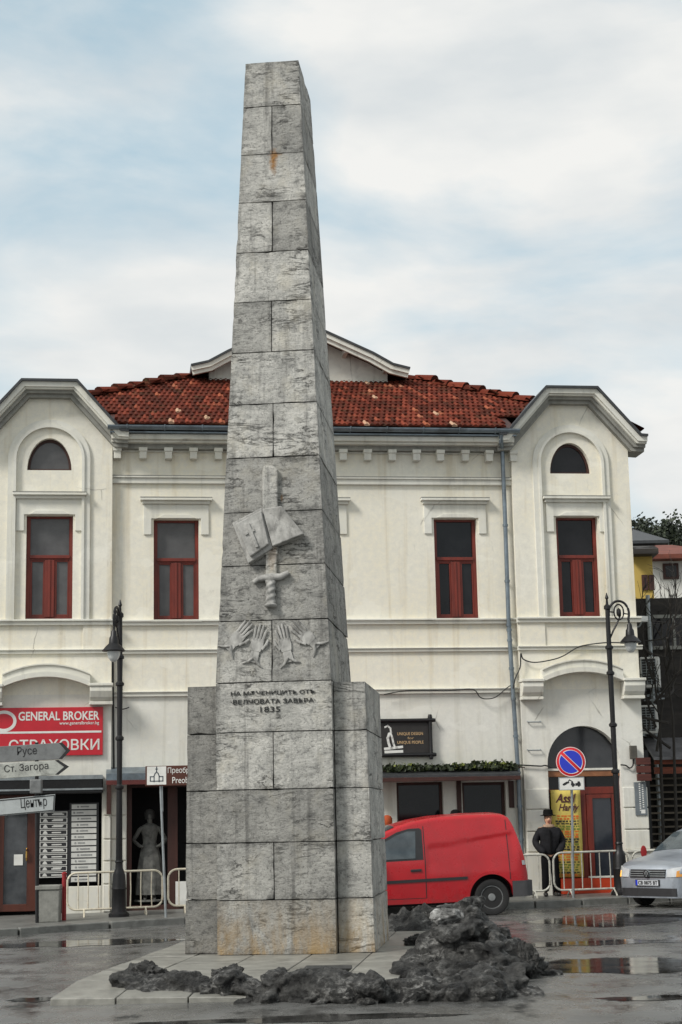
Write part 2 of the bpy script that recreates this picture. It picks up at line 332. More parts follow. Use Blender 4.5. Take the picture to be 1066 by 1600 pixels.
# ================================================================ MONUMENT
MY = -.105; MO = Vector((-.934, 21.844, 0)); MM = Matrix.Translation(MO) @ Matrix.Rotation(MY, 4, 'Z'); MMI = MM.inverted()
WB, WT, AL, D0, D1, HT, HW = 1.54, .785, .631, 2.64, 2.015, 12.572, 3.571
def sh(z):
    t = max(0, (z-HW)/(HT-HW)); return WB+(WT-WB)*t, AL*t, D0+(D1-D0)*t
def mfront(px, py):                                        # front face of the monument, local (x, y, z)
    o = MMI @ CAM; d = MMI.to_3x3() @ ray(px, py); q = o+d*(-o.y/d.y)
    if q.z > HW:
        k = AL/(HT-HW)                                     # plane y = k (z-HW)
        t = (k*(o.z-HW)-o.y)/(d.y-k*d.z); q = o+d*t
    return q
def stone_mat():
    t = NT('weathered_grey_granite'); at_ = t.n.new('ShaderNodeAttribute'); at_.attribute_name = 'tone'; sp = t.n.new('ShaderNodeSeparateColor'); t.lk(at_.outputs['Color'], sp.inputs[0])
    n1 = t.noise(1.7, 7, .68, (1, 1, 1.2), .3); n2 = t.noise(30, 5, .8); n3 = t.noise(1.1, 9, .7, (.8, .8, 3.6), .6); n4 = t.noise(7.5, 9, .78, (1, 1, 1.5), .3); n5 = t.noise(3.4, 9, .8, (1, 1, 2.2), .2)
    col = t.mix(t.ramp(n1, (.34, 0.0), (.66, 1.0)), (.40, .396, .37), (.64, .628, .58))
    col = t.mix(t.ramp(n4, (.34, .8), (.5, 0.0)), col, (.15, .152, .146))
    col = t.mix(t.ramp(n4, (.56, 0.0), (.7, .6)), col, (.64, .635, .60))
    col = t.mix(t.ramp(n5, (.30, .9), (.42, 0.0)), col, (.11, .11, .104))
    col = t.mix(t.ramp(n5, (.60, 0.0), (.72, .5)), col, (.66, .655, .62))
    col = t.mix(t.ramp(n2, (.34, .8), (.46, 0.0)), col, (.09, .09, .086))
    col = t.mix(t.ramp(n2, (.57, 0.0), (.70, .5)), col, (.72, .71, .67))
    vein = t.ramp(n3, (.484, 0.0), (.497, .9), (.500, .9), (.512, 0.0)); vm = t.ramp(t.noise(1.6, 4), (.50, 0.0), (.6, 1.0))
    vein = t.math('MULTIPLY', vein, vm); col = t.mix(vein, col, (.05, .05, .047))
    run = t.ramp(t.noise(2.6, 6, .65, (2.8, 2.8, .13)), (.54, 0.0), (.70, .7)); col = t.mix(run, col, (.15, .148, .14))
    col = t.mix(t.ramp(t.noise(2.1, 6, .7, (1, 1, .8)), (.52, 0.0), (.68, .5)), col, (.60, .565, .47))
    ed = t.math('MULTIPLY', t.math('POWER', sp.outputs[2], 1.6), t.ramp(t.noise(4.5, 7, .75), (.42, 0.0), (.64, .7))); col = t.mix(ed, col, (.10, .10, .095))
    col = t.mix(1.0, col, sp.outputs[0], 'MULTIPLY')
    rust = t.math('MULTIPLY', t.ramp(t.noise(2.3, 7, .7, (1.5, 1.5, .55), .5), (.40, 0.0), (.62, 1.0)), sp.outputs[1], True)
    col = t.mix(rust, col, (.36, .235, .095))
    for (cx, cz, sx, sz, am) in ((.02, 11.02, .10, .34, .95), (.12, 6.05, .03, .10, .6), (.0, 5.3, .12, .4, .35), (.03, 11.10, .17, .05, .6)):
        d = t.n.new('ShaderNodeVectorMath'); d.operation = 'SUBTRACT'; t.lk(t.co, d.inputs[0]); d.inputs[1].default_value = (cx, 0, cz)
        e = t.n.new('ShaderNodeVectorMath'); e.operation = 'MULTIPLY'; t.lk(d.outputs[0], e.inputs[0]); e.inputs[1].default_value = (1/sx, .25, 1/sz)
        L = t.n.new('ShaderNodeVectorMath'); L.operation = 'LENGTH'; t.lk(e.outputs[0], L.inputs[0])
        f = t.math('SUBTRACT', t.math('SUBTRACT', 1.25, L.outputs['Value']), t.math('MULTIPLY', t.noise(12, 4, .7), 1.1)); f = t.math('MULTIPLY', t.math('MULTIPLY', f, 2.2, True), am)
        col = t.mix(f, col, (.30, .15, .045))
    t.base(col); t.set(Roughness=.86); t.b.inputs['Specular IOR Level'].default_value = .25
    h = t.math('ADD', t.math('MULTIPLY', n4, .9), t.math('MULTIPLY', n2, .3)); h = t.math('ADD', h, t.math('MULTIPLY', n5, 1.0)); h = t.math('SUBTRACT', h, t.math('MULTIPLY', vein, .5)); t.bump(h, .85, .045)
    return t.m
M_stone = stone_mat()
mon = thing('stone_monument', 'tall tapering grey granite obelisk with sword and book relief on a stepped block base', 'monument', M=MM)
zl = [.1]+[mfront(430, y).z for y in (1406, 1316, 1233, 1143)]+[HW, 4.39, 5.135, 5.87, 6.633, 7.393, 8.142, 8.885, 9.626, 10.384, 11.119, 11.867, HT]
split = [0, 1, 0, 1, 0, 1, 0, 0, 0, 1, 0, 1, 0, 1, 0, 1, 0]
def block(m, fn, fx, fy, fz, tone, rust, seed, cuts=7):
    """one dressed stone: fn maps (a, b, z) to a local point, a and b run 0..1 across and along"""
    g = .0055; L = m.b.faces.layers.int.get('blk') or m.b.faces.layers.int.new('blk')
    sub = bmesh.new(); jj = [random.uniform(-.0018, .0018) for _ in range(3)]
    def P(a, b, z): return Vector(fn(a, b, z))
    vs = {}; edge = {}
    N = cuts
    def vert(i, j, k):
        if (i, j, k) in vs: return vs[i, j, k]
        a = fx[0]+(fx[1]-fx[0])*i/N; b = fy[0]+(fy[1]-fy[0])*j/N; z = fz[0]+g+(fz[1]-fz[0]-2*g)*k/N
        p = P(a, b, z); c = P((fx[0]+fx[1])/2, (fy[0]+fy[1])/2, z); 
        q = Vector((p.x-c.x, p.y-c.y, 0))
        p.x -= math.copysign(g, q.x) if abs(q.x) > 1e-6 and i in (0, N) else 0; p.y -= math.copysign(g, q.y) if j in (0, N) else 0
        on = (i in (0, N))+(j in (0, N))+(k in (0, N))
        nn = noise.noise_vector(p*3.1+Vector((seed, 0, 0)))*.0025+noise.noise_vector(p*11+Vector((0, seed, 0)))*.002
        p += nn+Vector((jj[0], jj[1], 0))
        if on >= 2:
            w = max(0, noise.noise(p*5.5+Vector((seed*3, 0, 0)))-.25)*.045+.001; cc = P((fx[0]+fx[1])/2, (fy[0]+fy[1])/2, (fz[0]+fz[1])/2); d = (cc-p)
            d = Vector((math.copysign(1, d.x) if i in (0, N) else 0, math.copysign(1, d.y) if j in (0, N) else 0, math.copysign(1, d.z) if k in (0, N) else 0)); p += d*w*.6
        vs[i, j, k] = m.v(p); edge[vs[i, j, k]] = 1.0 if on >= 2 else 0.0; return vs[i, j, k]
    fs = []
    for i in range(N):
        for j in range(N):
            for quad in ((( i, j, 0), (i, j+1, 0), (i+1, j+1, 0), (i+1, j, 0)), ((i, j, N), (i+1, j, N), (i+1, j+1, N), (i, j+1, N)),
                         ((i, 0, j), (i+1, 0, j), (i+1, 0, j+1), (i, 0, j+1)), ((i, N, j), (i, N, j+1), (i+1, N, j+1), (i+1, N, j)),
                         ((0, i, j), (0, i, j+1), (0, i+1, j+1), (0, i+1, j)), ((N, i, j), (N, i+1, j), (N, i+1, j+1), (N, i, j+1))):
                fs.append(m.face([vert(*q) for q in quad]))
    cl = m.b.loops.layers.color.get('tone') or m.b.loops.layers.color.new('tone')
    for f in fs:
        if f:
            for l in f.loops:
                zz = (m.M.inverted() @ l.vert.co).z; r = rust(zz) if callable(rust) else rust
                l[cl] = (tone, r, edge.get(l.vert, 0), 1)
def shaft_fn(a, b, z):
    w, y0, y1 = sh(z); return ((a-.5)*w, y0+(y1-y0)*b, z)
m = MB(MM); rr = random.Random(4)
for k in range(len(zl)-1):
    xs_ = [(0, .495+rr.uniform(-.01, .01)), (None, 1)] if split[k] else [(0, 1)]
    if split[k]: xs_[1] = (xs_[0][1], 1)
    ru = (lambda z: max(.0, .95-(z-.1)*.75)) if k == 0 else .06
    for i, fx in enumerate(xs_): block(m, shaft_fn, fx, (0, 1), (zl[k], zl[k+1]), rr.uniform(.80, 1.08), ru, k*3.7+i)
ins = .035
cl = m.b.loops.layers.color.get('tone')
n0 = len(m.b.faces)
for k in range(len(zl)-1):
    c = [m.v((sx*(sh(z)[0]/2-ins), (sh(z)[1]+ins if fr else sh(z)[2]-ins), z)) for z in (zl[k]-.0+.0*(k), min(zl[k+1], HT-.03)) for sx, fr in ((-1, 1), (1, 1), (1, 0), (-1, 0))]
    for f in ((0, 1, 5, 4), (1, 2, 6, 5), (2, 3, 7, 6), (3, 0, 4, 7)):
        q = m.face([c[i] for i in f])
        if q:
            for l in q.loops: l[cl] = (.25, 0, 0, 1)
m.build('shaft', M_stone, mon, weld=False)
for sgn in (-1, 1):
    m = MB(MM)
    wz = zl[:5]+[3.56]
    def wing_fn(a, b, z, sgn=sgn):
        xo = 1.245-.05*(z-.1)/3.46; xi = .772 if sgn > 0 else .782; x = xi+(xo-xi)*a; y0 = .17 if sgn > 0 else .26; return (sgn*x, y0+(2.46-y0)*b, z)
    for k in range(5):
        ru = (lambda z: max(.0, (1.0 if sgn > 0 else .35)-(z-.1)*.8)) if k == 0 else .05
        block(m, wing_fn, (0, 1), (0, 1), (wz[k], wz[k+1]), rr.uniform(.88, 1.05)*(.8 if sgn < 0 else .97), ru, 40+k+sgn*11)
    cl = m.b.loops.layers.color.get('tone')
    a0, a1 = sorted((sgn*.81, sgn*1.16)); n0 = len(m.b.faces); m.box(a0, a1, .3, 2.42, .1, 3.5); m.b.faces.ensure_lookup_table()
    for f in m.b.faces[n0:]:
        for l in f.loops: l[cl] = (.25, 0, 0, 1)
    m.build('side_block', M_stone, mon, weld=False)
# reliefs on the sloping front: frame whose x is across, z up the slope, y into the stone
def rel_frame(px, py):
    q = mfront(px, py); k = AL/(HT-HW) if q.z > HW else 0
    zz = Vector((0, k, 1)).normalized(); xx = Vector((1, 0, 0)); yy = zz.cross(xx)
    return MM @ Matrix(((xx.x, yy.x, zz.x, q.x), (xx.y, yy.y, zz.y, q.y), (xx.z, yy.z, zz.z, q.z), (0, 0, 0, 1)))
M_carv = simple('carved_granite', (.36, .355, .335), .88, .4, 9, .8, dirt=(.075, .075, .07), dirt_amt=1.0, st=(1, 1, .6))
RF = rel_frame(424, 860); RFI = RF.inverted()
def rp2(px, py):
    q = RFI @ (MM @ mfront(px, py)); return (q.x, q.z)
def paint_tone(o, v, r=0):
    me = o.data; ca = me.color_attributes.new('tone', 'BYTE_COLOR', 'CORNER')
    for d in ca.data: d.color = (v, r, 0, 1)
def R2(*pts): return [rp2(*p) for p in pts]
m = MB(RF)
m.prism(R2((412, 868), (435, 868), (435, 735), (428, 729), (414, 729), (411, 738)), -.07, .03)
m.prism(R2((416, 905), (433, 905), (433, 860), (416, 860)), -.05, .03)
m.build('sword_blade', M_stone, mon, bevel=.02, seg=2); 
m = MB(RF)
g = R2((397, 911), (405, 905), (424, 903), (440, 902), (452, 896))
m.tube([(x, -.035, z) for x, z in g], [.03, .045, .055, .045, .04], 10); m.build('sword_guard', M_carv, mon, smooth=True)
m = MB(RF); a = rp2(423.5, 908); b = rp2(424, 950); R_ = .062; n = 40; prof = []
rings = []
for i in range(n+1):
    t = i/n; z = a[1]+(b[1]-a[1])*t; ring = []
    for k in range(16):
        th = 2*pi*k/16; r = R_*(1+.13*sin(2*th+t*26)) if t < .86 else R_*(1.05+.35*sin((t-.86)/.14*pi))
        ring.append(m.v((a[0]+(b[0]-a[0])*t+r*cos(th), -.045+r*sin(th), z)))
    rings.append(ring)
for A, B in zip(rings, rings[1:]):
    for k in range(16): m.face([A[k], A[(k+1) % 16], B[(k+1) % 16], B[k]])
m.face(rings[0]); m.face(rings[-1]); m.build('sword_hilt', M_carv, mon, smooth=True)
m = MB(RF)                                                 # open book: two leaves bent at the spine, with page block underneath
def leaf(m, q, ys, t):
    v = [m.v((x, y, z)) for (x, z), y in zip(q, ys)]; w = [m.v((x, y+t, z)) for (x, z), y in zip(q, ys)]
    m.face(v); m.face(w[::-1]); n = len(v)
    for i in range(n): m.face([v[i], w[i], w[(i+1) % n], v[(i+1) % n]])
m.prism(R2((365, 820), (411, 796), (428, 859), (390, 883)), -.11, .03); m.prism(R2((372, 823), (411, 802), (423, 854), (394, 874)), -.17, -.1101)
m.build('book', M_carv, mon, bevel=.012)
m = MB(RF); v = [[m.v((x, y, z)) for (x, z), y in zip(R2(*q), ys)] for q, ys in (((( 412, 799), (443, 796), (477, 838), (428, 857)), (-.13, -.20, -.15, -.13)), (((412, 799), (443, 796), (477, 838), (428, 857)), (.03, .03, .03, .03)))]
m.face(v[0]); m.face(v[1][::-1])
for i in range(4): m.face([v[0][i], v[1][i], v[1][(i+1) % 4], v[0][(i+1) % 4]])
m.build('book_page', M_carv, mon, bevel=.012)
m = MB(RF); m.prism(R2((388, 824), (393, 822), (408, 859), (403, 861)), -.195, -.1705); m.build('book_cross', M_carv, mon, bevel=.006)
m = MB(RF); m.prism(R2((386, 838), (390.3, 836), (391.6, 839.5), (387, 841.5)), -.19, -.1705); m.build('book_cross', M_carv, mon, bevel=.004)
m = MB(RF); m.prism(R2((396.5, 833), (400.5, 831), (402, 834.5), (398, 836.5)), -.19, -.1705); m.build('book_cross', M_carv, mon, bevel=.004)
HS = .0108
def hand(px, py, ang, flip, cuff):
    c = rp2(px, py); Mh = RF @ Matrix.Translation((c[0], 0, c[1])) @ Matrix.Rotation(RD(ang), 4, 'Y') @ Matrix.Diagonal((flip, .62, 1, 1)); m = MB(Mh)
    s = HS
    m.prism([(-6*s, -8*s), (6*s, -8*s), (8*s, 0), (7*s, 8*s), (-7*s, 8*s), (-8*s, 0)], -.035, .02)      # palm
    for i, (x, L, tilt) in enumerate(((-5.4, 15, -1.6), (-1.8, 19, -.4), (1.9, 18, .6), (5.5, 13, 2.0))):
        m.tube([(x*s, -.022, 6*s), ((x+tilt*.5)*s, -.034, (8+L*.55)*s), ((x+tilt)*s, -.02, (8+L)*s)], [1.75*s, 1.7*s, 1.2*s], 7)
    m.tube([(7*s, -.02, -4*s), (11*s, -.034, 2*s), (12*s, -.02, 9*s)], [2.2*s, 2*s, 1.4*s], 7)
    m.prism([(-5*s, -7*s), (5*s, -7*s), (6*s, -cuff*s), (-6*s, -cuff*s)], -.03, .02)
    m.tube([(-13*s, -.005, -(cuff+4)*s), (-6*s, -.04, -cuff*s), (0, -.05, -(cuff-6)*s), (6*s, -.04, -cuff*s), (13*s, -.005, -(cuff+4)*s)], [.8*s, 1.8*s, 1.8*s, 1.8*s, .8*s], 7)
    m.build('carved_hand', M_carv, mon, smooth=True, bevel=.006)
hand(371, 998, 42, 1, 18); hand(402, 1008, 14, 1, 22); hand(446, 1008, -14, -1, 22); hand(481, 996, -46, -1, 18)
M_ins = simple('dark_engraved_paint', (.02, .021, .02), .8, .3, 30, .1)
m = MB(MM)
def ml(body, x0, x1, y0, y1):
    a, b = mfront(x0, y1), mfront(x1, y0); m.text(body, a.x, b.x, a.z, b.z, -.004, ext=.003, bold=.008)
for args in (('НА МѪЧЕНИЦИТѢ ОТЪ', 361, 493, 1077, 1088.5), ('·ВЕЛЧОВАТА ЗАВѢРА·', 361, 493, 1090, 1101), ('1835', 407, 438, 1103.5, 1113)):
    m = MB(MM); ml(*args); m.build('inscription_line', M_ins, mon)
for o in list(bpy.data.objects):
    if o.parent == mon and o.type == 'MESH' and o.data.materials[0] == M_stone and not o.data.color_attributes.get('tone'): paint_tone(o, .95)
# paving round the monument
m = MB(MM); xs_ = [-1.76, -1.06, -.3, .45, 1.2, 1.8]; y = -4.2; r2 = random.Random(3)
while y < 3.2:
    d = 1.05
    for a, b in zip(xs_, xs_[1:]): 
        z1 = .1+r2.uniform(-.004, .004); n0 = len(m.b.verts); m.box(a+.008, b-.008, y+.008, y+d-.008, -.2, z1); m.b.verts.ensure_lookup_table()
        for v in list(m.b.verts)[n0:]:
            l = MMI @ v.co
            if l.z > 0: v.co.z -= max(0, min(1, (-3.1-l.y)/1.05))*.085
    y += d
m.box(-1.74, 1.78, -3.1, 3.1, -.2, .07)
M_slab = simple('worn_paving_stone', '86857e', .42, .35, 2.6, .4, dirt='44433f', dirt_amt=.85, bs=26)
tag(m.build('paving', M_slab, bevel=.008), kind='structure')
# ================================================================ TOWN HOUSE
house = thing('town_house', 'cream two storey town house with arched corner towers and red tiled roof behind the monument', 'building', M=MF)
def tp(px, py): return fp(px, py, TWO)
uL1 = tp(175, 900)[0]; ucL = tp(77, 880)[0]; hwL = uL1-ucL
uR0 = tp(806.5, 900)[0]; uR1 = tp(994, 900)[0]; ucR = (uR0+uR1)/2; hwR = (uR1-uR0)/2
hw = (hwL+hwR)/2; ucL = uL1-hw; ucR = uR0+hw
def wz_(x, y, o=0): return fp(x, y, o)[1]
w_str = wz_(400, 1083); w_sill = wz_(400, 970.5); w_sec = wz_(400, 1019); w_cor = wz_(480, 690)
BASE = -.3
def rect(u0, u1, w0, w1): return [(u0, w0), (u1, w0), (u1, w1), (u0, w1)]
def pxr(x0, x1, y0, y1, o=0):
    a, b = fp(x0, (y0+y1)/2, o)[0], fp(x1, (y0+y1)/2, o)[0]; xm = (x0+x1)/2; return (a, b, fp(xm, y1, o)[1], fp(xm, y0, o)[1])
W1 = pxr(40.5, 113.6, 806.5, 968.6, TWO); W2 = pxr(240.3, 311, 811.6, 969.7); W3 = pxr(680, 747, 810.6, 967.2); W4 = pxr(871.6, 936.8, 806.4, 963, TWO)
wc_ = fp(494, 880)[0]; WC = (wc_-.46, wc_+.46, (W2[2]+W3[2])/2, (W2[3]+W3[3])/2)
tl = (W1[2]+W4[2])/2, (W1[3]+W4[3])/2; W1 = (*W1[:2], *tl); W4 = (*W4[:2], *tl)
# ---- walls
hl = pxr(198, 345, 1222, 1426); shop1 = pxr(621, 694, 1222, 1345); shop2 = pxr(724, 792, 1222, 1345)
m = MB(MF); m.plate(rect(uL1, uR0, w_str, w_cor), [rect(*W2), rect(*WC), rect(*W3)], 0, .4); m.build('upper_wall', M_wall, house)
m = MB(MF); m.plate(rect(uL1, uR0, BASE, w_str), [rect(hl[0], hl[1], -.02, hl[3]), rect(*shop1), rect(*shop2)], 0, .4); m.build('lower_wall', M_low, house)
wtop = (tp(892, 613)[1]+tp(75, 602)[1])/2; fh = (tp(931, 613)[0]-tp(853, 613)[0])/2
wbot = (tp(1000, 686)[1]+tp(186, 681)[1])/2; ext = .24
lun = pxr(862.5, 926.5, 692, 740, TWO); lunw = (lun[1]-lun[0])/2
arcc = tp(913, 1193); arcr = (tp(971, 1193)[0]-tp(857, 1193)[0])/2
shopL = pxr(-12, 159, 1213, 1424, TWO)
gR = wz_(915, 1397, TWO)
for side, uc, Wn in ((-1, ucL, W1), (1, ucR, W4)):
    lh = arc(uc, lun[2], lunw, 0, 180, 20, lun[3]-lun[2])
    m = MB(MF); m.plate([(uc-hw, w_str), (uc+hw, w_str), (uc+hw, wbot-.12), (uc+fh, wtop-.12), (uc-fh, wtop-.12), (uc-hw, wbot-.12)], [rect(*Wn), lh], -TWO, .35); m.build('tower_wall', M_wall, house)
    if side < 0: hole = rect(shopL[0], shopL[1], -.25, shopL[3])
    else: hole = [(arcc[0]-arcr, gR-.02)]+[(arcc[0]+arcr, gR-.02)]+arc(arcc[0], arcc[1], arcr, 0, 180, 24)
    m = MB(MF); m.plate(rect(uc-hw, uc+hw, BASE, w_str), [hole], -TWO, .35); m.build('tower_base_wall', M_low, house)
m = MB(MF); HB = 9.5
m.box(ucL-hw, ucL-hw+.3, .36, HB, BASE, w_cor-.1); m.box(ucR+hw-.3, ucR+hw, .36, HB, BASE, w_cor-.1); m.box(ucL-hw+.31, ucR+hw-.31, HB-.3, HB, BASE, w_cor-.1); m.build('side_wall', M_wall, house)
m = MB(MF); m.box(uL1+.1, uR0-.1, 1.6, 1.7, 0, w_cor-.2); m.build('inner_wall', M_dark, house)
# ---- bands
def bands(u0, u1, o, name):
    m = MB(MF)
    m.box(u0, u1, -o-.07, -o+.02, w_sill-.085, w_sill-.01); m.box(u0, u1, -o-.11, -o+.02, w_sill-.01, w_sill+.03)
    m.box(u0, u1, -o-.05, -o+.02, w_sec-.02, w_sec+.045); m.box(u0, u1, -o-.08, -o+.02, w_sec+.045, w_sec+.07)
    m.build(name, M_mould, house, bevel=.008)
bands(uL1, uR0, 0, 'string_course'); bands(ucL-hw-.03, uL1+.03, TWO, 'tower_string_course'); bands(uR0-.03, uR1+.05, TWO, 'tower_string_course')
m = MB(MF); m.box(uL1, uR0, -.06, .02, w_str-.05, w_str+.03); m.box(uL1, uR0, -.09, .02, w_str+.03, w_str+.055); m.build('string_course', M_mould, house, bevel=.008)
wu = wz_(480, 752.5); m = MB(MF); m.box(uL1, uR0, -.07, .02, wu-.07, wu+.045); m.box(uL1, uR0, -.11, .02, wu+.045, wu+.085); m.build('string_course', M_mould, house, bevel=.01)
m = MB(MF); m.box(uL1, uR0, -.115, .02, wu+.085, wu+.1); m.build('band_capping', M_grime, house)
# pilaster strips beside the towers below the sill band
m = MB(MF)
for u in (uL1-.58, uR0+.02):
    m.box(u, u+.56, -TWO-.03, -TWO+.02, w_sec+.07, w_sill-.085)
m.build('pilaster_panel', M_wall, house, bevel=.006)
# ---- main cornice
def wo(y, o): return wz_(480, y, o)
m = MB(MF); m.box(uL1-.02, uR0+.02, -.42, .1, wo(688, .42), wo(680, .42)); m.box(uL1-.02, uR0+.02, -.34, .1, wo(688, .42)-.05, wo(688, .42)); m.build('cornice', M_mould, house, bevel=.012)
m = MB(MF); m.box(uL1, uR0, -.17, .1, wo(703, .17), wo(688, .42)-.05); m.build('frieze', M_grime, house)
m = MB(MF); ua, ub = fp(184, 710)[0], fp(799, 710)[0]
for i in range(17):
    u = ua+(ub-ua)*i/16+random.uniform(-.008, .008); m.box(u-.075, u+.075, -.20, .02, wo(718, .2), wo(703, .17)-.003); m.box(u-.09, u+.09, -.23, .02, wo(706, .2)-.012, wo(703, .17)+.02)
m.box(uL1, uR0, -.05, .02, wo(709, 0), wo(703, .17)-.003)
m.build('dentil_course', M_mould, house, bevel=.008)
wg = wo(668, .55)
m = MB(MF); m.box(uL1-.05, uR0+.05, -.52, .2, wo(680, .42)+.003, wo(680, .42)+.03); m.build('eaves_flashing', M_tin, house)
m = MB(MF)
n = 10; A = []
for u in (uL1-.1, uR0+.1):
    A.append([m.v((u, -.56+.085*cos(RD(180+180*k/n)), wg+.085*sin(RD(180+180*k/n)))) for k in range(n+1)]+[m.v((u, -.56+.07*cos(RD(360-180*k/n)), wg+.07*sin(RD(360-180*k/n)))) for k in range(n+1)])
for k in range(len(A[0])): m.face([A[0][k], A[1][k], A[1][(k+1) % len(A[0])], A[0][(k+1) % len(A[0])]])
m.face(A[0]); m.face(A[1][::-1])
u = uL1+.3
while u < uR0: m.box(u-.015, u+.015, -.66, -.40, wg-.0, wg+.012); m.tube([(u, -.56+.094*cos(RD(180+180*k/8)), wg+.094*sin(RD(180+180*k/8))) for k in range(9)], .012, 5); u += .78
m.build('gutter', M_tin, house)
# ---- tower cornices, roofs, arches, lunettes
def inset(path, d):
    out = []
    for i, p in enumerate(path):
        ns = []
        for a, b in ((path[i-1], p) if i else None, (p, path[i+1]) if i < len(path)-1 else None) if False else [z for z in ((path[i-1], p) if i else None, (p, path[i+1]) if i < len(path)-1 else None) if z]:
            dx, dz = b[0]-a[0], b[1]-a[1]; L = sqrt(dx*dx+dz*dz); ns.append((dz/L, -dx/L))
        nx = sum(q[0] for q in ns)/len(ns); nz_ = sum(q[1] for q in ns)/len(ns); k = nx*nx+nz_*nz_
        out.append((p[0]+nx/k*d, p[1]+nz_/k*d))
    return out
def ribbon(m, path, d0, d1, y0, y1):
    a, b = inset(path, d0), inset(path, d1)
    for i in range(len(path)-1): 
        A = [m.v((x, y, z)) for y in (y0, y1) for x, z in (a[i], a[i+1], b[i+1], b[i])]
        for f in ((0, 1, 2, 3), (7, 6, 5, 4), (0, 4, 5, 1), (3, 2, 6, 7)): m.face([A[k] for k in f])
        if i == 0: m.face([A[k] for k in (0, 3, 7, 4)])
        if i == len(path)-2: m.face([A[k] for k in (1, 5, 6, 2)])
for uc, Wn in ((ucL, W1), (ucR, W4)):
    path = [(uc-hw-ext-.1, wbot-.0), (uc-hw-ext+.06, wbot+.01), (uc-fh, wtop), (uc+fh, wtop), (uc+hw+ext-.06, wbot+.01), (uc+hw+ext+.1, wbot)]
    m = MB(MF); ribbon(m, path, -.035, .015, -TWO-.44, 2.6); m.build('tower_roof', M_tindark, house)
    m = MB(MF); ribbon(m, path, .015, .12, -TWO-.38, .3); ribbon(m, path, .121, .16, -TWO-.33, .3); m.build('tower_cornice', M_mould, house)
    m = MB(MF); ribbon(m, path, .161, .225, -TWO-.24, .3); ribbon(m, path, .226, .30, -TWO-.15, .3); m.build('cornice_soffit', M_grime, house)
    m = MB(MF); ip = inset(path, .01); m.prism([ip[1], ip[2], ip[3], ip[4]], .36, 2.5); m.build('tower_attic', M_wall, house)
    # raised archivolt running down as two strips
    r0, r1 = fp(958, 720, TWO)[0]-fp(899, 720, TWO)[0], fp(946, 720, TWO)[0]-fp(899, 720, TWO)[0]
    cz = (wz_(899, 722, TWO)+wz_(78, 720, TWO))/2
    for (a, b, o) in ((r0, r1+.05, .05), (r1+.055, r1-.0, .085)):
        m = MB(MF); P = [(uc+a, w_sill+.03)]+arc(uc, cz, a, 0, 180, 28)+[(uc-a, w_sill+.03)]; Q = [(uc+b, w_sill+.03)]+arc(uc, cz, b, 0, 180, 28)+[(uc-b, w_sill+.03)]
        for i in range(len(P)-1):
            A = [m.v((x, y, z)) for y in (-TWO-o, -TWO+.01) for x, z in (P[i], P[i+1], Q[i+1], Q[i])]
            for f in ((0, 1, 2, 3), (0, 4, 5, 1), (3, 2, 6, 7)): m.face([A[k] for k in f])
        m.build('archivolt', M_mould, house, smooth=True)
    # lunette
    l0, l1 = lun[2], lun[3]-lun[2]; m = MB(MF); O_ = arc(uc, l0, lunw, 0, 180, 20, l1); I_ = arc(uc, l0+.05, lunw-.06, 0, 180, 20, l1-.11)
    m.plate(O_, [I_], -TWO+.13, -TWO+.2); fr = m.build('lunette_window', M_brownd, house)
    m = MB(MF); m.plate(I_, [], -TWO+.16, -TWO+.17); m.build('pane', M_glassgrey if uc < 0 else M_glassdark, fr)
# ---- windows with hoods
def window(Wn, o, gl, hood, wtr=.40):
    u0, u1, a, b = Wn; y = -o+.14; m = MB(MF); st = .075; um = (u0+u1)/2; wt = b-(b-a)*wtr
    for k in ((u0, u0+st, a, b), (u1-st, u1, a, b), (u0+st, u1-st, b-.045, b), (u0+st, u1-st, a, a+.06), (u0+st, u1-st, wt-.05, wt+.05)): m.box(k[0], k[1], y, y+.08, k[2], k[3])
    m.box(um-.10, um+.10, y-.012, y+.07, a+.06, wt-.05); m.box(um-.022, um+.022, y-.03, y-.0125, a+.06, wt-.05); m.box(u0+st-.01, u1-st+.01, y-.03, y-.001, wt-.02, wt+.05)
    for q0, q1 in ((u0+st, um-.10), (um+.10, u1-st)):
        for k in ((q0, q0+.045, a+.06, wt-.05), (q1-.03, q1, a+.06, wt-.05), (q0+.045, q1-.03, wt-.085, wt-.05), (q0+.045, q1-.03, a+.06, a+.12)): m.box(k[0], k[1], y+.012, y+.07, k[2], k[3])
    fr = m.build('window', M_brown, house, bevel=.006)
    m = MB(MF); m.box(u0+st, u1-st, y+.045, y+.055, wt+.05, b-.045); m.box(u0+.1, um-.1, y+.045, y+.055, a+.06, wt-.05); m.box(um+.1, u1-.1, y+.045, y+.055, a+.06, wt-.05); m.build('pane', gl, fr)
    m = MB(MF); m.box(u0+.02, u1-.02, y+.09, y+.4, a+.02, b-.02); m.build('window_reveal', M_dark, house)
    m = MB(MF); pw = .21; tp_ = b+hood; yo = -o
    m.plate([(u0-pw, b-.33), (u0-.045, b-.33), (u0-.045, b+.01), (u1+.045, b+.01), (u1+.045, b-.33), (u1+pw, b-.33), (u1+pw, tp_-.12), (u0-pw, tp_-.12)], [], yo-.035, yo+.005)
    m.box(u0-pw-.03, u1+pw+.03, yo-.09, yo+.005, tp_-.12, tp_-.055); m.box(u0-pw-.07, u1+pw+.07, yo-.16, yo+.005, tp_-.055, tp_)
    m.prism([(u0+.06, b+.013), (u1-.06, b+.013), (u1-.2, b+.10), (u0+.2, b+.10)], yo-.07, yo-.034)
    ms = MB(MF); ms.box(u0-.05, u1+.05, yo-.1, yo+.14, a-.045, a); ms.build('window_sill', M_mould, house, bevel=.006)
    m.build('window_hood', M_mould, house, bevel=.008)
    m = MB(MF); m.box(u0-pw-.07, u1+pw+.07, yo-.165, yo, tp_+.0, tp_+.016); m.build('hood_capping', M_grime, house)
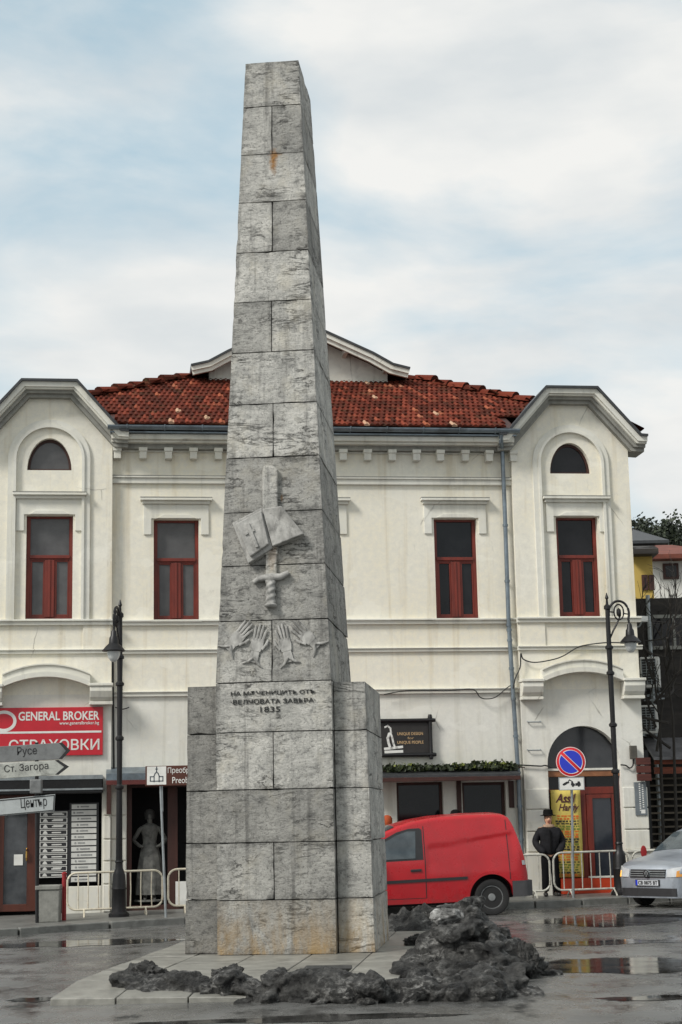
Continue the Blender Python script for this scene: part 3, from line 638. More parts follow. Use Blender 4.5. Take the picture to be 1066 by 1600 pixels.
window(W1, TWO, M_glassgrey, .46); window(W2, 0, M_glassgrey, .44); window(WC, 0, M_glassdark, .43); window(W3, 0, M_glassdark, .43); window(W4, TWO, M_glassdark, .43)
# ---- segmental arch hoods and corbels on the tower bases
for uc in (ucL, ucR):
    sp_ = tp(976, 1065)[0]-tp(913.5, 1065)[0]; wa = (wz_(915, 1066, TWO)+wz_(915, 1066, TWO))/2; rise = .2
    def segp(o_, n=24): return [(uc-sp_+2*sp_*i/n, wa+o_+rise*(1-((2*i/n)-1)**2)) for i in range(n+1)]
    lo, hi, h2 = segp(0), segp(.10), segp(.24)
    for A_, B_, o_, mt, nm in ((lo, hi, .30, M_mould, 'arch_hood'), (hi, h2, .24, M_mould, 'arch_hood'), (h2, segp(.265), .27, M_mould, 'arch_hood')):
        m = MB(MF)
        for i in range(len(A_)-1):
            A = [m.v((x, y, z)) for y in (-TWO-o_, -TWO+.01) for x, z in (A_[i], A_[i+1], B_[i+1], B_[i])]
            for f in ((0, 1, 2, 3), (0, 4, 5, 1), (3, 2, 6, 7)): m.face([A[k] for k in f])
            if i == 0: m.face([A[k] for k in (0, 3, 7, 4)])
            if i == len(A_)-2: m.face([A[k] for k in (1, 5, 6, 2)])
        m.build(nm, mt, house)
    for s in (-1, 1):
        a, b = sorted((uc+s*(sp_+.0), uc+s*(hw+.02))); m = MB(MF)
        m.box(a-.02, b+.02, -TWO-.34, -TWO+.01, wa+.0, wa+.06)
        pr = [(-TWO+.01, wa-.003), (-TWO-.31, wa-.003), (-TWO-.32, wa-.1), (-TWO-.27, wa-.22), (-TWO-.19, wa-.3), (-TWO+.01, wa-.3)]
        A = [[m.v((u, y, z)) for y, z in pr] for u in (a, b)]
        m.face(A[0]); m.face(A[1][::-1])
        for k in range(len(pr)): m.face([A[0][k], A[0][(k+1) % 6], A[1][(k+1) % 6], A[1][k]])
        m.box(a-.01, b+.01, -TWO-.23, -TWO+.01, wa-.37, wa-.303); m.build('corbel', M_mould, house, bevel=.012)
# ---- rusticated piers at the foot of the towers
def pier(u0, u1, ws, o):
    m = MB(MF)
    for a, b in zip(ws, ws[1:]): m.box(u0, u1, -o-.035, -o+.005, a+.012, b-.012)
    m.build('rusticated_pier', M_low, house, bevel=.014)
wsR = [wz_(990, y, TWO) for y in (1400, 1328, 1296, 1262, 1229)]
pier(uR0+.01, arcc[0]-arcr-.01, wsR, TWO); pier(arcc[0]+arcr+.01, uR1-.01, wsR, TWO)
m = MB(MF); m.box(uR0-.04, arcc[0]-arcr-.02, -TWO-.08, -TWO, gR-.1, wsR[1]-.01); m.build('tower_plinth', M_low, house, bevel=.015)
m = MB(MF); m.box(arcc[0]+arcr+.03, uR1+.06, -TWO-.10, -TWO+.0, gR-.1, wsR[1]-.01); m.box(arcc[0]+arcr+.01, uR1+.1, -TWO-.13, -TWO, wsR[1]-.05, wsR[1]+.012); m.build('tower_plinth', M_low, house, bevel=.015)
pier(fp(162, 1300, TWO)[0], uL1, [wz_(180, y, TWO) for y in (1425, 1381, 1345, 1311, 1274, 1232)], TWO); pier(uL1+.01, hl[0]-.01, [wz_(190, y) for y in (1425, 1381, 1345, 1311, 1274, 1236)], 0)
for y in (1127, 1171):                                     # two iron cramps
    a = tp(824, y); m = MB(MF); m.tube([(a[0], -TWO+.01, a[1]), (a[0], -TWO-.06, a[1]-.02), (a[0]+.28, -TWO-.06, a[1]-.02), (a[0]+.28, -TWO+.01, a[1])], .014, 6); m.build('wall_cramp', M_galv, house)
# ---- roof
def tile_mat():
    t = NT('red_clay_tiles'); at_ = t.n.new('ShaderNodeAttribute'); at_.attribute_name = 'tile'
    col = t.ramp(at_.outputs['Fac'], (0, '3e2018'), (.3, '5f2c21'), (.62, '7d3d2d'), (.86, '96573f'), (1, 'b39279'))
    col = t.mix(t.ramp(t.noise(1.1, 7, .7), (.52, 0.0), (.72, .6)), col, '3c1c14'); col = t.mix(t.ramp(t.noise(9, 5, .7), (.6, 0.0), (.74, .4)), col, 'a58f78')
    col = t.mix(t.ramp(t.noise(2.6, 7, .75), (.55, 0.0), (.68, .55)), col, '4b4a34')
    t.base(col); t.set(Roughness=.92); t.b.inputs['Specular IOR Level'].default_value = .08; t.bump(t.noise(40, 3), .3, .01); return t.m
M_tile = tile_mat()
EO = .48; we = wo(664, EO); RY = 4.1
wr = fp(480, 592, -RY)[1]; slope = (wr-we)/(RY+EO)
uE0, uE1 = ucL-hw-.25, ucR+hw+.25; uA, uB = fp(302, 592, -RY)[0], fp(652, 592, -RY)[0]
rf = MB(MF)
layer = rf.b.loops.layers.color.new('tile')
def tile_face(m, P0, eu, up, L, width_fn, rows, tw, rnd, clip=False):
    """course after course of barrel tiles; eu runs along the eave, up goes up the slope (local vectors)"""
    nrm = eu.cross(up).normalized(); layer = m.b.loops.layers.color.get('tile'); rl = L/rows
    for r in range(rows):
        a, b = width_fn(r/rows); a2, b2 = width_fn((r+1)/rows); nT = int((max(b, b2)-min(a, a2))/tw)+1
        start = math.floor(min(a, a2)/tw); end = math.ceil(max(b, b2)/tw)
        for k in range(start, end):
            u0 = k*tw+(.5*tw if r % 2 else 0); 
            if u0+tw*.6 < min(a, a2) or u0+tw*.4 > max(b, b2): continue
            if clip and (P0+up*((r+.5)*rl)).y < .45 and not (uL1+.12 < u0+.08 < uR0-.12): continue
            tone = min(1, max(0, rnd.gauss(.52, .19))); slip = rnd.random() < .02; dj = rnd.uniform(-.05, .02) if slip else rnd.uniform(-.014, .014); hj = rnd.uniform(.0, .03) if slip else rnd.uniform(-.007, .009)
            prof = [(0, .0), (.12, .02), (.3, .032), (.5, .03), (.7, .008), (.86, .0), (1, .0)]
            lo = []; hi = []; fl = []
            for (f, h) in prof:
                u = min(max(u0+f*tw, min(a, a2)-.02), max(b, b2)+.02)
                lo.append(m.v(P0+eu*u+up*(r*rl-.03+dj)+nrm*(h*.8+.03+hj*.7))); hi.append(m.v(P0+eu*u+up*((r+1)*rl+.03)+nrm*(h*.9+.012))); fl.append(m.v(P0+eu*u+up*(r*rl-.03+dj)+nrm*(.0)))
            for i in range(len(prof)-1):
                for q in ([lo[i], lo[i+1], hi[i+1], hi[i]], [fl[i], fl[i+1], lo[i+1], lo[i]]):
                    f = m.face(q)
                    if f:
                        for l in f.loops: l[layer] = (tone, tone, tone, 1)
rnd = random.Random(5)
P0 = Vector((0, -EO, we)); up = Vector((0, 1, slope)).normalized(); LL = sqrt((RY+EO)**2+(wr-we)**2)
tile_face(rf, P0, Vector((1, 0, 0)), up, LL, lambda t: (uE0+(uA-uE0)*t, uE1+(uB-uE1)*t), 15, .118, rnd, True)
RB = HB-RY+EO   # back half depth
P1 = Vector((0, HB+.4, we)); upb = Vector((0, -(HB+.4-RY), wr-we)); Lb = upb.length; upb.normalize()
tile_face(rf, P1, Vector((-1, 0, 0)), upb, Lb, lambda t: (-uE1+(uE1-uB)*t, -uE0-(uA-uE0)*t), 12, .34, rnd)
for sgn, ue, ua_ in ((1, uE1, uB), (-1, uE0, uA)):        # hipped ends
    p = Vector((ue, -EO if sgn > 0 else HB+.4, we)); eu = Vector((0, sgn, 0)); upv = Vector((ua_-ue, 0, wr-we)); L2 = upv.length; upv.normalize(); D = HB+.4+EO
    tt = (RY+EO) if sgn > 0 else D-(RY+EO)
    tile_face(rf, p, eu, upv, L2, lambda t: (tt*t, D-(D-tt)*t), 12, .34, rnd)
roof = rf.build('roof', M_tile, house, weld=False)
# ridge and hip tiles
m = MB(MF); layer = m.b.loops.layers.color.new('tile')
def ridge(p, q, n):
    p, q = Vector(p), Vector(q); d = (q-p).normalized(); sd_ = d.cross(Vector((0, 0, 1))).normalized(); un = sd_.cross(d)
    for i in range(n):
        a = p+(q-p)*(i/n)-d*.04; b = p+(q-p)*((i+1)/n)+d*.05; j = rnd.uniform(-.02, .03); tone = rnd.uniform(.3, .85); A = []
        for c, rr_, lift in ((a, .155, .075+j), (b, .115, .03+j)):
            A.append([m.v(c+sd_*rr_*cos(RD(180*k/6))+un*(rr_*sin(RD(180*k/6))+lift-.03)) for k in range(7)])
        for k in range(6):
            f = m.face([A[0][k], A[0][k+1], A[1][k+1], A[1][k]])
            for l in f.loops: l[layer] = (tone,)*3+(1,)
        f = m.face(A[0])
        for l in f.loops: l[layer] = (.1,)*3+(1,)
ridge((uE0+(uA-uE0)*.24, -EO+(RY+EO)*.24, we+(wr-we)*.24), (uA, RY, wr), 10); ridge((uE1+(uB-uE1)*.24, -EO+(RY+EO)*.24, we+(wr-we)*.24), (uB, RY, wr), 10); ridge((uA, RY, wr), (uB, RY, wr), 9); ridge((uE0, HB+.4, we), (uA, RY, wr), 13); ridge((uE1, HB+.4, we), (uB, RY, wr), 13)
m.build('ridge_tiles', M_tile, roof, weld=False)
m = MB(MF); v = [m.v(p) for p in ((uE0+.9, .5, we+.30), (uE1-.9, .5, we+.30), (uE1-.1, HB+.3, we-.05), (uE0+.1, HB+.3, we-.05), (uA, RY, wr-.06), (uB, RY, wr-.06))]
for f in ((0, 1, 5, 4), (1, 2, 5), (2, 3, 4, 5), (3, 0, 4), (3, 2, 1, 0)): m.face([v[i] for i in f])
m.build('roof_deck', M_brownd, roof)
m = MB(MF); A = [[m.v((u, y, we+(y+EO)*slope-.03)) for u in (uL1-.05, uR0+.05)] for y in (-EO+.03, .5)]; m.face([A[0][0], A[0][1], A[1][1], A[1][0]]); m.build('eaves_board', M_brownd, roof)
# ---- attic gable
GY = 3.75
def gpx(x, y): return fp(x, y, -GY+.55)
gx = (gpx(299, 577)[0]+gpx(640, 578)[0])/2; ghw = (gpx(640, 578)[0]-gpx(299, 577)[0])/2; gz0 = gpx(640, 578)[1]; gz1 = gpx(470, 503)[1]
gpath = [(gx-ghw, gz0), (gx-ghw*.84, gz0+.10), (gx-ghw*.66, gz0+(gz1-gz0)*.32), (gx, gz1), (gx+ghw*.66, gz0+(gz1-gz0)*.32), (gx+ghw*.84, gz0+.10), (gx+ghw, gz0)]
m = MB(MF); ribbon(m, gpath, 0, .10, GY-.6, GY-.5); ribbon(m, gpath, .101, .19, GY-.54, GY-.46); gb = m.build('attic_bargeboard', M_mould, house)
m = MB(MF); ribbon(m, gpath, -.05, -.001, GY-.64, HB-1); m.build('attic_roof', M_tindark, house)
m = MB(MF); ribbon(m, inset(gpath, 0.0), .002, .06, GY-.499, HB-1); m.build('attic_soffit', M_brownd, house)
gi = inset(gpath, .07); wwin = (fp(516, 580, -GY)[0]-fp(470, 580, -GY)[0])
m = MB(MF); m.plate([(gx-ghw*.82, wr-.55), (gx+ghw*.82, wr-.55)]+[p for p in gi[::-1] if abs(p[0]-gx) < ghw*.9], [rect(gx-.75, gx+.70, wr+.05, wr+.62)], GY, GY+.2)
m.build('attic_wall', M_mould, house)
m = MB(MF)
for k in ((gx-.75, gx-.66, wr+.05, wr+.62), (gx+.61, gx+.7, wr+.05, wr+.62), (gx-.66, gx+.61, wr+.55, wr+.62), (gx-.66, gx+.61, wr+.05, wr+.11), (gx-.05, gx+.03, wr+.11, wr+.55)): m.box(k[0], k[1], GY+.03, GY+.1, k[2], k[3])
fr = m.build('attic_window', M_brownd, house); m = MB(MF); m.box(gx-.66, gx+.61, GY+.07, GY+.08, wr+.11, wr+.55); m.build('pane', M_glassdark, fr)
m = MB(MF)
for s in (-1, 1):
    for f_ in (.42, .80): m.box(gx+s*ghw*f_-.05, gx+s*ghw*f_+.05, GY-.45, GY+.05, gz0+(gz1-gz0)*(1-f_)*.9-.17, gz0+(gz1-gz0)*(1-f_)*.9-.03)
m.build('rafter_end', M_mould, house)
# ---- downpipe
m = MB(MF); pth = []
for (x, y, o) in ((783, 676, .56), (783, 690, .5), (785, 705, .18), (789, 800, .12), (795, 975, .14), (796, 990, .14), (801.5, 1078, .13), (809, 1195, .12), (814, 1300, .12), (818, 1400, .12)):
    q = fp(x, y, o); pth.append((q[0], -o, q[1]))
m.tube(pth, .047, 10)
for i in range(3, len(pth)-1):
    a, b = Vector(pth[i]), Vector(pth[i+1])
    for t in (.12, .62): c = a+(b-a)*t; m.tube([c-(b-a).normalized()*.025, c+(b-a).normalized()*.025], .06, 10); m.box(c.x-.02, c.x+.02, c.y, .0, c.z-.012, c.z+.012)
m.build('downpipe', M_tin, house, smooth=True)
# ---- shop canopy, openings behind the van
c0, c1 = fp(560, 1212, .7)[0], fp(812, 1212, .7)[0]; wcn = wz_(700, 1218, .7); wct = wz_(700, 1203, .3)
m = MB(MF); A = [[m.v((u, y, z)) for y, z in ((0, wct+.03), (-.78, wcn+.10), (-.78, wcn+.055), (0, wct-.02))] for u in (c0, c1)]
m.face(A[0]); m.face(A[1][::-1])
for k in range(4): m.face([A[0][k], A[0][(k+1) % 4], A[1][(k+1) % 4], A[1][k]])
m.build('shop_canopy', M_tindark, house)
m = MB(MF); m.box(c0, c1, -.80, -.74, wcn-.03, wcn+.05)
for u in (c0+.04, (c0+c1)/2, c1-.1): m.box(u, u+.07, -.74, 0, wcn-.02, wcn+.05)
m.build('canopy_beam', M_brownd, house, bevel=.005)
for Wn in (shop1, shop2):
    u0, u1, a, b = Wn; m = MB(MF)
    for k in ((u0, u0+.06, a, b), (u1-.06, u1, a, b), (u0+.06, u1-.06, b-.06, b), (u0+.06, u1-.06, a, a+.07)): m.box(k[0], k[1], .12, .2, k[2], k[3])
    fr = m.build('shop_window', M_brownd, house); m = MB(MF); m.box(u0+.06, u1-.06, .15, .16, a+.07, b-.06); m.build('pane', M_glassdark, fr)
q = pxr(715, 722, 1220, 1345); m = MB(MF); m.box(q[0], q[1], -.03, .01, q[2], q[3]); q = pxr(795, 803, 1220, 1262); m.box(q[0], q[1], -.03, .01, q[2], q[3]); m.build('window_shutter', M_brownd, house)
# ---- doorway under the left canopy
u0, u1, a, b = hl
m = MB(MF)
for k in ((u0, u0+.1, a, b), (u0+.1, u1, b-.1, b), (u0+.1, u1, -.02, .16)): m.box(k[0], k[1], .05, .17, k[2], k[3])
e = pxr(264, 278, 1290, 1425); m.box(e[0]-.02, e[1], .06, .18, -.0, b-.1); m.build('shop_front', M_brownd, house, bevel=.005)
m = MB(MF); m.box(u0, u1, 1.0, 1.05, a-.1, b); m.box(u0-.06, u0-.003, .17, 1.0, a-.1, b); m.box(u0, u1, .05, 1.0, -.12, .0); m.build('recess_wall', M_dark, house)
c0, c1 = fp(166, 1215, .5)[0], fp(330, 1215, .5)[0]; w0, w1 = wz_(230, 1223, .5), wz_(230, 1208, .5)
m = MB(MF); A = [[m.v((u, y, z)) for y, z in ((0, w1+.14), (-.52, w1), (-.52, w0+.06), (0, w0+.2))] for u in (c0, c1)]
m.face(A[0]); m.face(A[1][::-1])
for k in range(4): m.face([A[0][k], A[0][(k+1) % 4], A[1][(k+1) % 4], A[1][k]])
m.build('door_canopy', M_tin, house)
m = MB(MF); m.box(c0, c1, -.53, -.49, w0-.03, w0+.059); m.build('canopy_beam', simple('dull_red_beam', '5a2420', .6, .3, 6, .1), house)
q = pxr(167, 174, 1226, 1272); m = MB(MF); m.box(q[0], q[1], -TWO-.2, -TWO-.05, q[2], q[3]); m.build('canopy_bracket', M_brownd, house)
q = pxr(274.5, 305, 1377, 1414); m = MB(MF); m.box(q[0], q[1], .0, .04, q[2], q[3]); m.build('white_panel', M_white, house)
# ---- shop front in the left tower
u0, u1, a, b = shopL; b2 = wz_(80, 1241, TWO)
m = MB(MF); m.box(u0, u1, .28, .33, a-.1, b); m.build('shop_back', M_dark, house)
m = MB(MF); m.box(u0-.02, u1+.02, -TWO-.25, -TWO+.1, b2, b+.0); m.build('shutter_box', M_black, house, bevel=.02)
m = MB(MF); q = wz_(80, 1213.5, TWO+.25); m.box(u0-.02, u1+.02, -TWO-.262, -TWO-.2, q-.06, q+.02); q = wz_(80, 1233.5, TWO+.25); m.box(u0-.02, u1+.02, -TWO-.262, -TWO-.25, q-.02, q+.015); m.build('shutter_trim', M_galv, house)
d0, d1 = tp(-6, 1330)[0], tp(58, 1330)[0]; db = wz_(50, 1424, TWO)
m = MB(MF)
for k in ((d0, d0+.14, db, b2), (d1-.2, d1, db, b2), (d0+.14, d1-.2, db, db+.14), (d0+.14, d1-.2, b2-.1, b2)): m.box(k[0], k[1], -.05, .05, k[2], k[3])
dr = m.build('shop_door', simple('dark_varnished_door', '4e2416', .45, .3, 7, .2, st=(1, 1, .25)), house, bevel=.006)
M_glassblue = glass('reflecting_door_glass', (.02, .022, .026), .06, 0, (.07, .075, .08), .6)
m = MB(MF); m.box(d0+.14, d1-.2, -.01, .0, db+.14, b2-.1); m.build('pane', M_glassblue, dr)
q = pxr(22, 36, 1335, 1352, 0); m = MB(MF); m.box(q[0], q[1], -.025, -.012, q[2], q[3]); m.build('door_notice', M_white, dr)
q = fp(42, 1335); m = MB(MF); m.tube([(q[0], -.06, q[1]-.12), (q[0], -.1, q[1]-.06), (q[0], -.1, q[1]+.06), (q[0], -.06, q[1]+.12)], .018, 8); m.build('handle', simple('brass_handle', 'c9a15a', .25, .1, 5, 0, metal=1), dr)
q = pxr(103, 158, 1385, 1424, TWO); m = MB(MF); m.box(q[0], q[1], -TWO+.01, .1, BASE, q[3]); m.build('shop_stall_riser', M_low, house, bevel=.01)
# ---- arched doorway in the right tower
cu, cw, r = arcc[0], arcc[1], arcr
m = MB(MF); wtr = wz_(915, 1206, TWO)
m.plate(arc(cu, cw, r, 0, 180, 24)+[(cu-r, wtr), (cu+r, wtr)], [], -TWO+.22, -TWO+.24); m.build('fanlight', glass('smoked_fanlight', (.022, .024, .028), .15, 0, (.04, .042, .046), .5), house)
m = MB(MF); m.box(cu-r, cu+r, -TWO+.1, -TWO+.3, wz_(915, 1213, TWO), wz_(915, 1203.5, TWO)); m.build('door_transom', simple('tan_timber', '8a5a3a', .5, .25, 6, .1), house, bevel=.006)
m = MB(MF); m.box(cu-r, cu+r, -TWO+.08, -TWO+.22, wz_(915, 1203.3, TWO), wz_(915, 1200, TWO)); m.build('transom_ledge', M_mould, house)
wd = wz_(915, 1213.2, TWO); gz_ = gR-.05; y0 = -TWO+.16
q1, q2 = tp(908, 1300)[0], tp(921, 1300)[0]; m = MB(MF)
for k in ((cu-r, cu-r+.05, gz_, wd), (q1, q2, gz_, wd), (cu+r-.09, cu+r, gz_, wd), (q2, cu+r-.09, wz_(940, 1240, TWO), wz_(940, 1229, TWO)), (cu-r+.05, q1, wz_(880, 1238, TWO), wz_(880, 1233, TWO))): m.box(k[0], k[1], y0, y0+.1, k[2], k[3])
dr = m.build('door_frame', M_brown, house, bevel=.006)
m = MB(MF); m.box(cu-r+.05, cu+r-.05, y0+.06, y0+.07, gz_, wd); m.build('pane', M_glassdark, dr)
m = MB(MF); e0, e1, e2, e3 = q2+.01, cu+r-.1, wz_(940, 1393, TWO), wz_(940, 1241, TWO)
for k in ((e0, e0+.12, e2, e3), (e1-.1, e1, e2, e3), (e0+.12, e1-.1, e2, e2+.2), (e0+.12, e1-.1, e3-.08, e3)): m.box(k[0], k[1], y0-.02, y0+.04, k[2], k[3])
dl = m.build('door', M_brown, house, bevel=.006); m = MB(MF); m.box(e0+.12, e1-.1, y0+.005, y0+.015, e2+.2, e3-.08); m.build('door_glass', glass('dark_blue_door_glass', (.018, .022, .03), .12, 0, (.03, .034, .042), .5), dl)
q = pxr(878, 966, 1372, 1396, TWO); m = MB(MF); m.box(q[0], q[1], -TWO+.03, -TWO+.1, q[2], q[3]); m.build('orange_step_board', M_orange, house); m = MB(MF); m.box(q[0]+.6, q[1], -TWO+.02, -TWO+.12, q[3], q[3]+.035); m.build('step_edge', M_mould, house)
# ================================================================ STREET FURNITURE
def V3(p, z=None): return Vector((p[0], p[1], p[2] if z is None else z))
# ---- lamps
M_lampglass = glass('clear_lamp_glass', (.42, .45, .45), .15, 0, (.62, .64, .62), .5)
def street_lamp(base, H, yaw, label):
    t = thing('street_lamp', label, 'street lamp', base, yaw, 'black iron street lamps'); X = WM[t.name]
    m = MB(X); m.lathe((0, 0, 0), [(.20, 0), (.20, .06), (.15, .10), (.14, .16), (.135, .5), (.145, .52), (.135, .56), (.12, .78), (.10, .84), (.075, .9), (.07, 1.0), (.085, 1.02), (.07, 1.05)], 12); m.build('lamp_base', M_black, t, smooth=True)
    m = MB(X); pr = [(.065, 1.0)]
    for z in (H*.42, H*.58, H*.76, H*.85): pr += [(.057, z-.06), (.085, z-.04), (.085, z), (.05, z+.04)]
    pr += [(.045, H-.12), (.07, H-.1), (.07, H-.04), (.03, H), (.022, H+.1), (.04, H+.13), (.006, H+.24)]
    m.lathe((0, 0, 0), pr, 12); m.build('lamp_post', M_black, t, smooth=True)
    m = MB(X)                                              # swan neck with a ring scroll, arm runs along +x
    P = [(.03, 0, H*.88), (.10, 0, H*.905), (.2, 0, H*.935), (.27, 0, H*.962)]
    m.tube(P, .02, 7)
    cx, cz, r = .235, H-.20, .21
    m.tube([(cx+r*cos(RD(a)), 0, cz+r*1.25*sin(RD(a))) for a in range(190, -30, -12)], .026, 8)
    m.tube([(cx+.1*cos(RD(a)), 0, cz+.03+.16*sin(RD(a))) for a in range(0, 360, 20)], .017, 7, closed=True)
    m.lathe((cx, 0, cz+.02), [(.0, -.1), (.045, -.05), (.05, 0), (.045, .06), (0, .1)], 8)
    m.tube([(.05, 0, cz+.04), (cx-.1, 0, cz+.03)], .016, 6); m.tube([(cx+.1, 0, cz), (cx+r, 0, cz-.02)], .014, 6)
    ex = cx+r*cos(RD(-26)); ez = cz+r*1.25*sin(RD(-26)); m.tube([(ex, 0, ez), (ex+.02, 0, ez-.12)], .024, 7)
    m.build('lamp_arm', M_black, t, smooth=True)
    m = MB(X); c = (ex+.02, 0, ez-.5); m.lathe(c, [(.215, 0), (.225, .012), (.15, .10), (.095, .15), (.085, .26), (.06, .3), (.05, .38), (.025, .42)], 18); m.build('lamp_shade', M_black, t, smooth=True)
    m = MB(X); m.lathe(c, [(.13, -.004), (.125, -.06), (.10, -.13), (.055, -.19), (.01, -.205)], 16); m.build('lamp_glass', M_lampglass, t, smooth=True)
    return t
def ground_at(x, y): return Vector((x, y, sw(x)))
pR = at(971, 1395, 34.35); HR = at(953.5, 944, 34.35).z-sw(pR.x)
street_lamp(ground_at(pR.x, pR.y), HR, 0, 'black iron street lamp with swan neck arm standing by the arched doorway')
pL = at(186, 1430, 32.3); HL = at(188, 956, 32.3).z-sw(pL.x)
street_lamp(ground_at(pL.x, pL.y), HL, RD(-98), 'black iron street lamp with arm end on, standing at the left door canopy')
# ---- crowd barriers
def barrier(p, q, h, n, label, mat, grp='tubular crowd barriers along the pavement'):
    p, q = Vector(p), Vector(q); d = q-p; L = d.length; yaw = atan2(d.y, d.x); z0 = p.z; tilt = (q.z-p.z)/L
    t = thing('crowd_barrier', label, 'barrier', p, yaw, grp); X = WM[t.name] @ Matrix(((1, 0, 0, 0), (0, 1, 0, 0), (tilt, 0, 1, 0), (0, 0, 0, 1)))
    b = .14; r = .17; m = MB(X); P = []
    for cx, cz, a0 in ((L-r, h-r, 0), (r, h-r, 90), (r, b+r, 180), (L-r, b+r, 270)): P += [(cx+r*cos(RD(a0+k*15)), 0, cz+r*sin(RD(a0+k*15))) for k in range(7)]
    m.tube(P, .021, 8, closed=True); m.build('frame', mat, t, smooth=True)
    for k in range(1, n): 
        m = MB(X); x = L*k/n+random.uniform(-.012, .012); m.tube([(x, 0, b+.01), (x+random.uniform(-.012, .012), random.uniform(-.02, .02), (h+b)/2), (x, 0, h-.01)], .0115, 6); m.build('bar', mat, t)
    for x in (.32, L-.32):
        m = MB(X); m.tube([(x, -.26, .0), (x, -.2, .05), (x, 0, b), (x, .2, .05), (x, .26, .0)], .017, 6); m.build('foot', mat, t)
    return t
def onw(px, py, Y):  q = at(px, py, Y); return Vector((q.x, q.y, sw(q.x)))
M_cream2 = simple('grey_white_barrier_paint', 'b9b8ae', .42, .2, 14, .1, metal=.2, dirt='6a5a48', dirt_amt=.6)
def hgt(px, py, Y): q = at(px, py, Y); return q.z-sw(q.x)
barrier(onw(105, 1425, 32.6), onw(254, 1420, 32.9), hgt(180, 1362, 32.75), 9, 'cream tubular crowd barrier between red post and brown sign pole', M_cream)
barrier(onw(263, 1420, 32.95), onw(405, 1415, 33.2), hgt(280, 1358, 33.0), 9, 'cream tubular crowd barrier partly hidden behind the left edge of the monument', M_cream)
barrier(onw(720, 1406, 34.05), onw(861, 1402, 34.2), hgt(850, 1335, 34.2), 8, 'grey white crowd barrier reaching behind the rear of the red van', M_cream2)
barrier(onw(867, 1401, 34.2), onw(984, 1395, 34.35), hgt(920, 1331, 34.2), 8, 'grey white crowd barrier in front of the arched doorway', M_cream2)
barrier(onw(990, 1395, 34.4), onw(1004+110, 1390, 34.6), hgt(1030, 1329, 34.4), 8, 'grey white crowd barrier behind the silver car', M_cream2)
q = at(1006, 1331, 34.25); m = MB(); m.lathe((0, 0, 0), [(.02, -.02), (.075, -.015), (.08, 0), (.06, .02), (.02, .025)], 12, 'Y'); bmesh.ops.transform(m.b, matrix=Matrix.Translation(q) @ Matrix.Diagonal((.8, 1, 1.6, 1)), verts=m.b.verts); tag(m.build('reflector', M_redpost, smooth=True), 'red reflector on the barrier top above the silver car', 'reflector')
# ---- litter bin and red post
p = onw(76, 1440, 31.4); t = thing('litter_bin', 'square concrete litter bin standing by the kerb under the direction signs', 'litter bin', p, RD(4)); X = WM[t.name]
bw = (at(94, 1400, 31.4).x-at(59, 1400, 31.4).x)/2; bh = hgt(76, 1383, 31.4)
m = MB(X); m.prism([(-bw, .0), (bw, .0), (bw*1.06, bh-.08), (-bw*1.06, bh-.08)], -bw, bw); m.build('bin_body', M_conc, t, bevel=.02)
m = MB(X); m.plate(rect(-bw*1.1, bw*1.1, -bw*1.1, bw*1.1), [rect(-bw*.7, bw*.7, -bw*.7, bw*.7)], 0, .08); bmesh.ops.transform(m.b, matrix=X @ Matrix.Translation((0, 0, bh-.078)) @ Matrix.Rotation(RD(90), 4, 'X') @ X.inverted(), verts=m.b.verts); m.build('bin_rim', M_conc, t, bevel=.015)
m = MB(X); m.box(-bw*.95, bw*.95, -bw*.95, bw*.95, bh-.12, bh-.09); m.build('bin_liner', M_dark, t)
p = onw(100, 1437, 31.7); m = MB(); m.tube([p-Vector((0, 0, .05)), p+Vector((0, 0, hgt(100, 1364, 31.7)))], .042, 10); m.lathe(p+Vector((0, 0, hgt(100, 1364, 31.7))), [(.05, -.03), (.05, .0), (.02, .02)], 10)
tag(m.build('bollard', M_redpost, smooth=True), 'dark red painted post beside the concrete litter bin', 'post')
# ---- direction signs
YS = 31.2
p = onw(58.5, 1440, YS); t = thing('direction_signpost', 'dark signpost carrying three weathered town direction boards above the litter bin', 'signpost', p); X = WM[t.name]
m = MB(); m.tube([p-Vector((0, 0, .05)), V3(at(57.5, 1160, YS))], .036, 10); m.build('post', M_black, t, smooth=True)
def at_loc(px, py, Y): q = at(px, py, Y); return (q.x, q.z)
def board(name, pts, mat, Y, txt, box, border=None, tip=None, tilt=0):
    MX = Matrix(); m = MB(); P = [at_loc(*q, Y) for q in pts]; m.prism(P, Y-.05, Y-.02); b = m.build(name, mat, t, bevel=.006)
    if txt:
        a = at_loc(box[0], box[3], Y); c = at_loc(box[1], box[2], Y); m = MB(Matrix.Translation((a[0], 0, a[1])) @ Matrix.Rotation(-RD(tilt), 4, 'Y') @ Matrix.Translation((-a[0], 0, -a[1]))); m.text(txt, a[0], c[0], a[1], c[1], Y-.052, ext=.003); m.build('lettering', M_ink, b)
    if border:
        m = MB(); o = [at_loc(*q, Y) for q in border[0]]; i = [at_loc(*q, Y) for q in border[1]]; m.plate(o, [i] if i else [], Y-.056, Y-.0505); m.build('border', M_ink, b)
    if tip:
        m = MB(); m.prism([at_loc(*q, Y) for q in tip], Y-.057, Y-.0505); m.build('arrow_head', M_ink, b)
    return b
tag(board('direction_board', [(-8, 1167), (97, 1160.5), (110.5, 1173), (97, 1186), (-8, 1192)], M_greysign, YS, 'Русе', (28, 59, 1167, 1183.5), tip=[(93, 1161), (98, 1160.2), (111, 1173), (98, 1186.2), (93, 1186), (104, 1173.3)], tilt=2), label='grey weathered direction board pointing right')
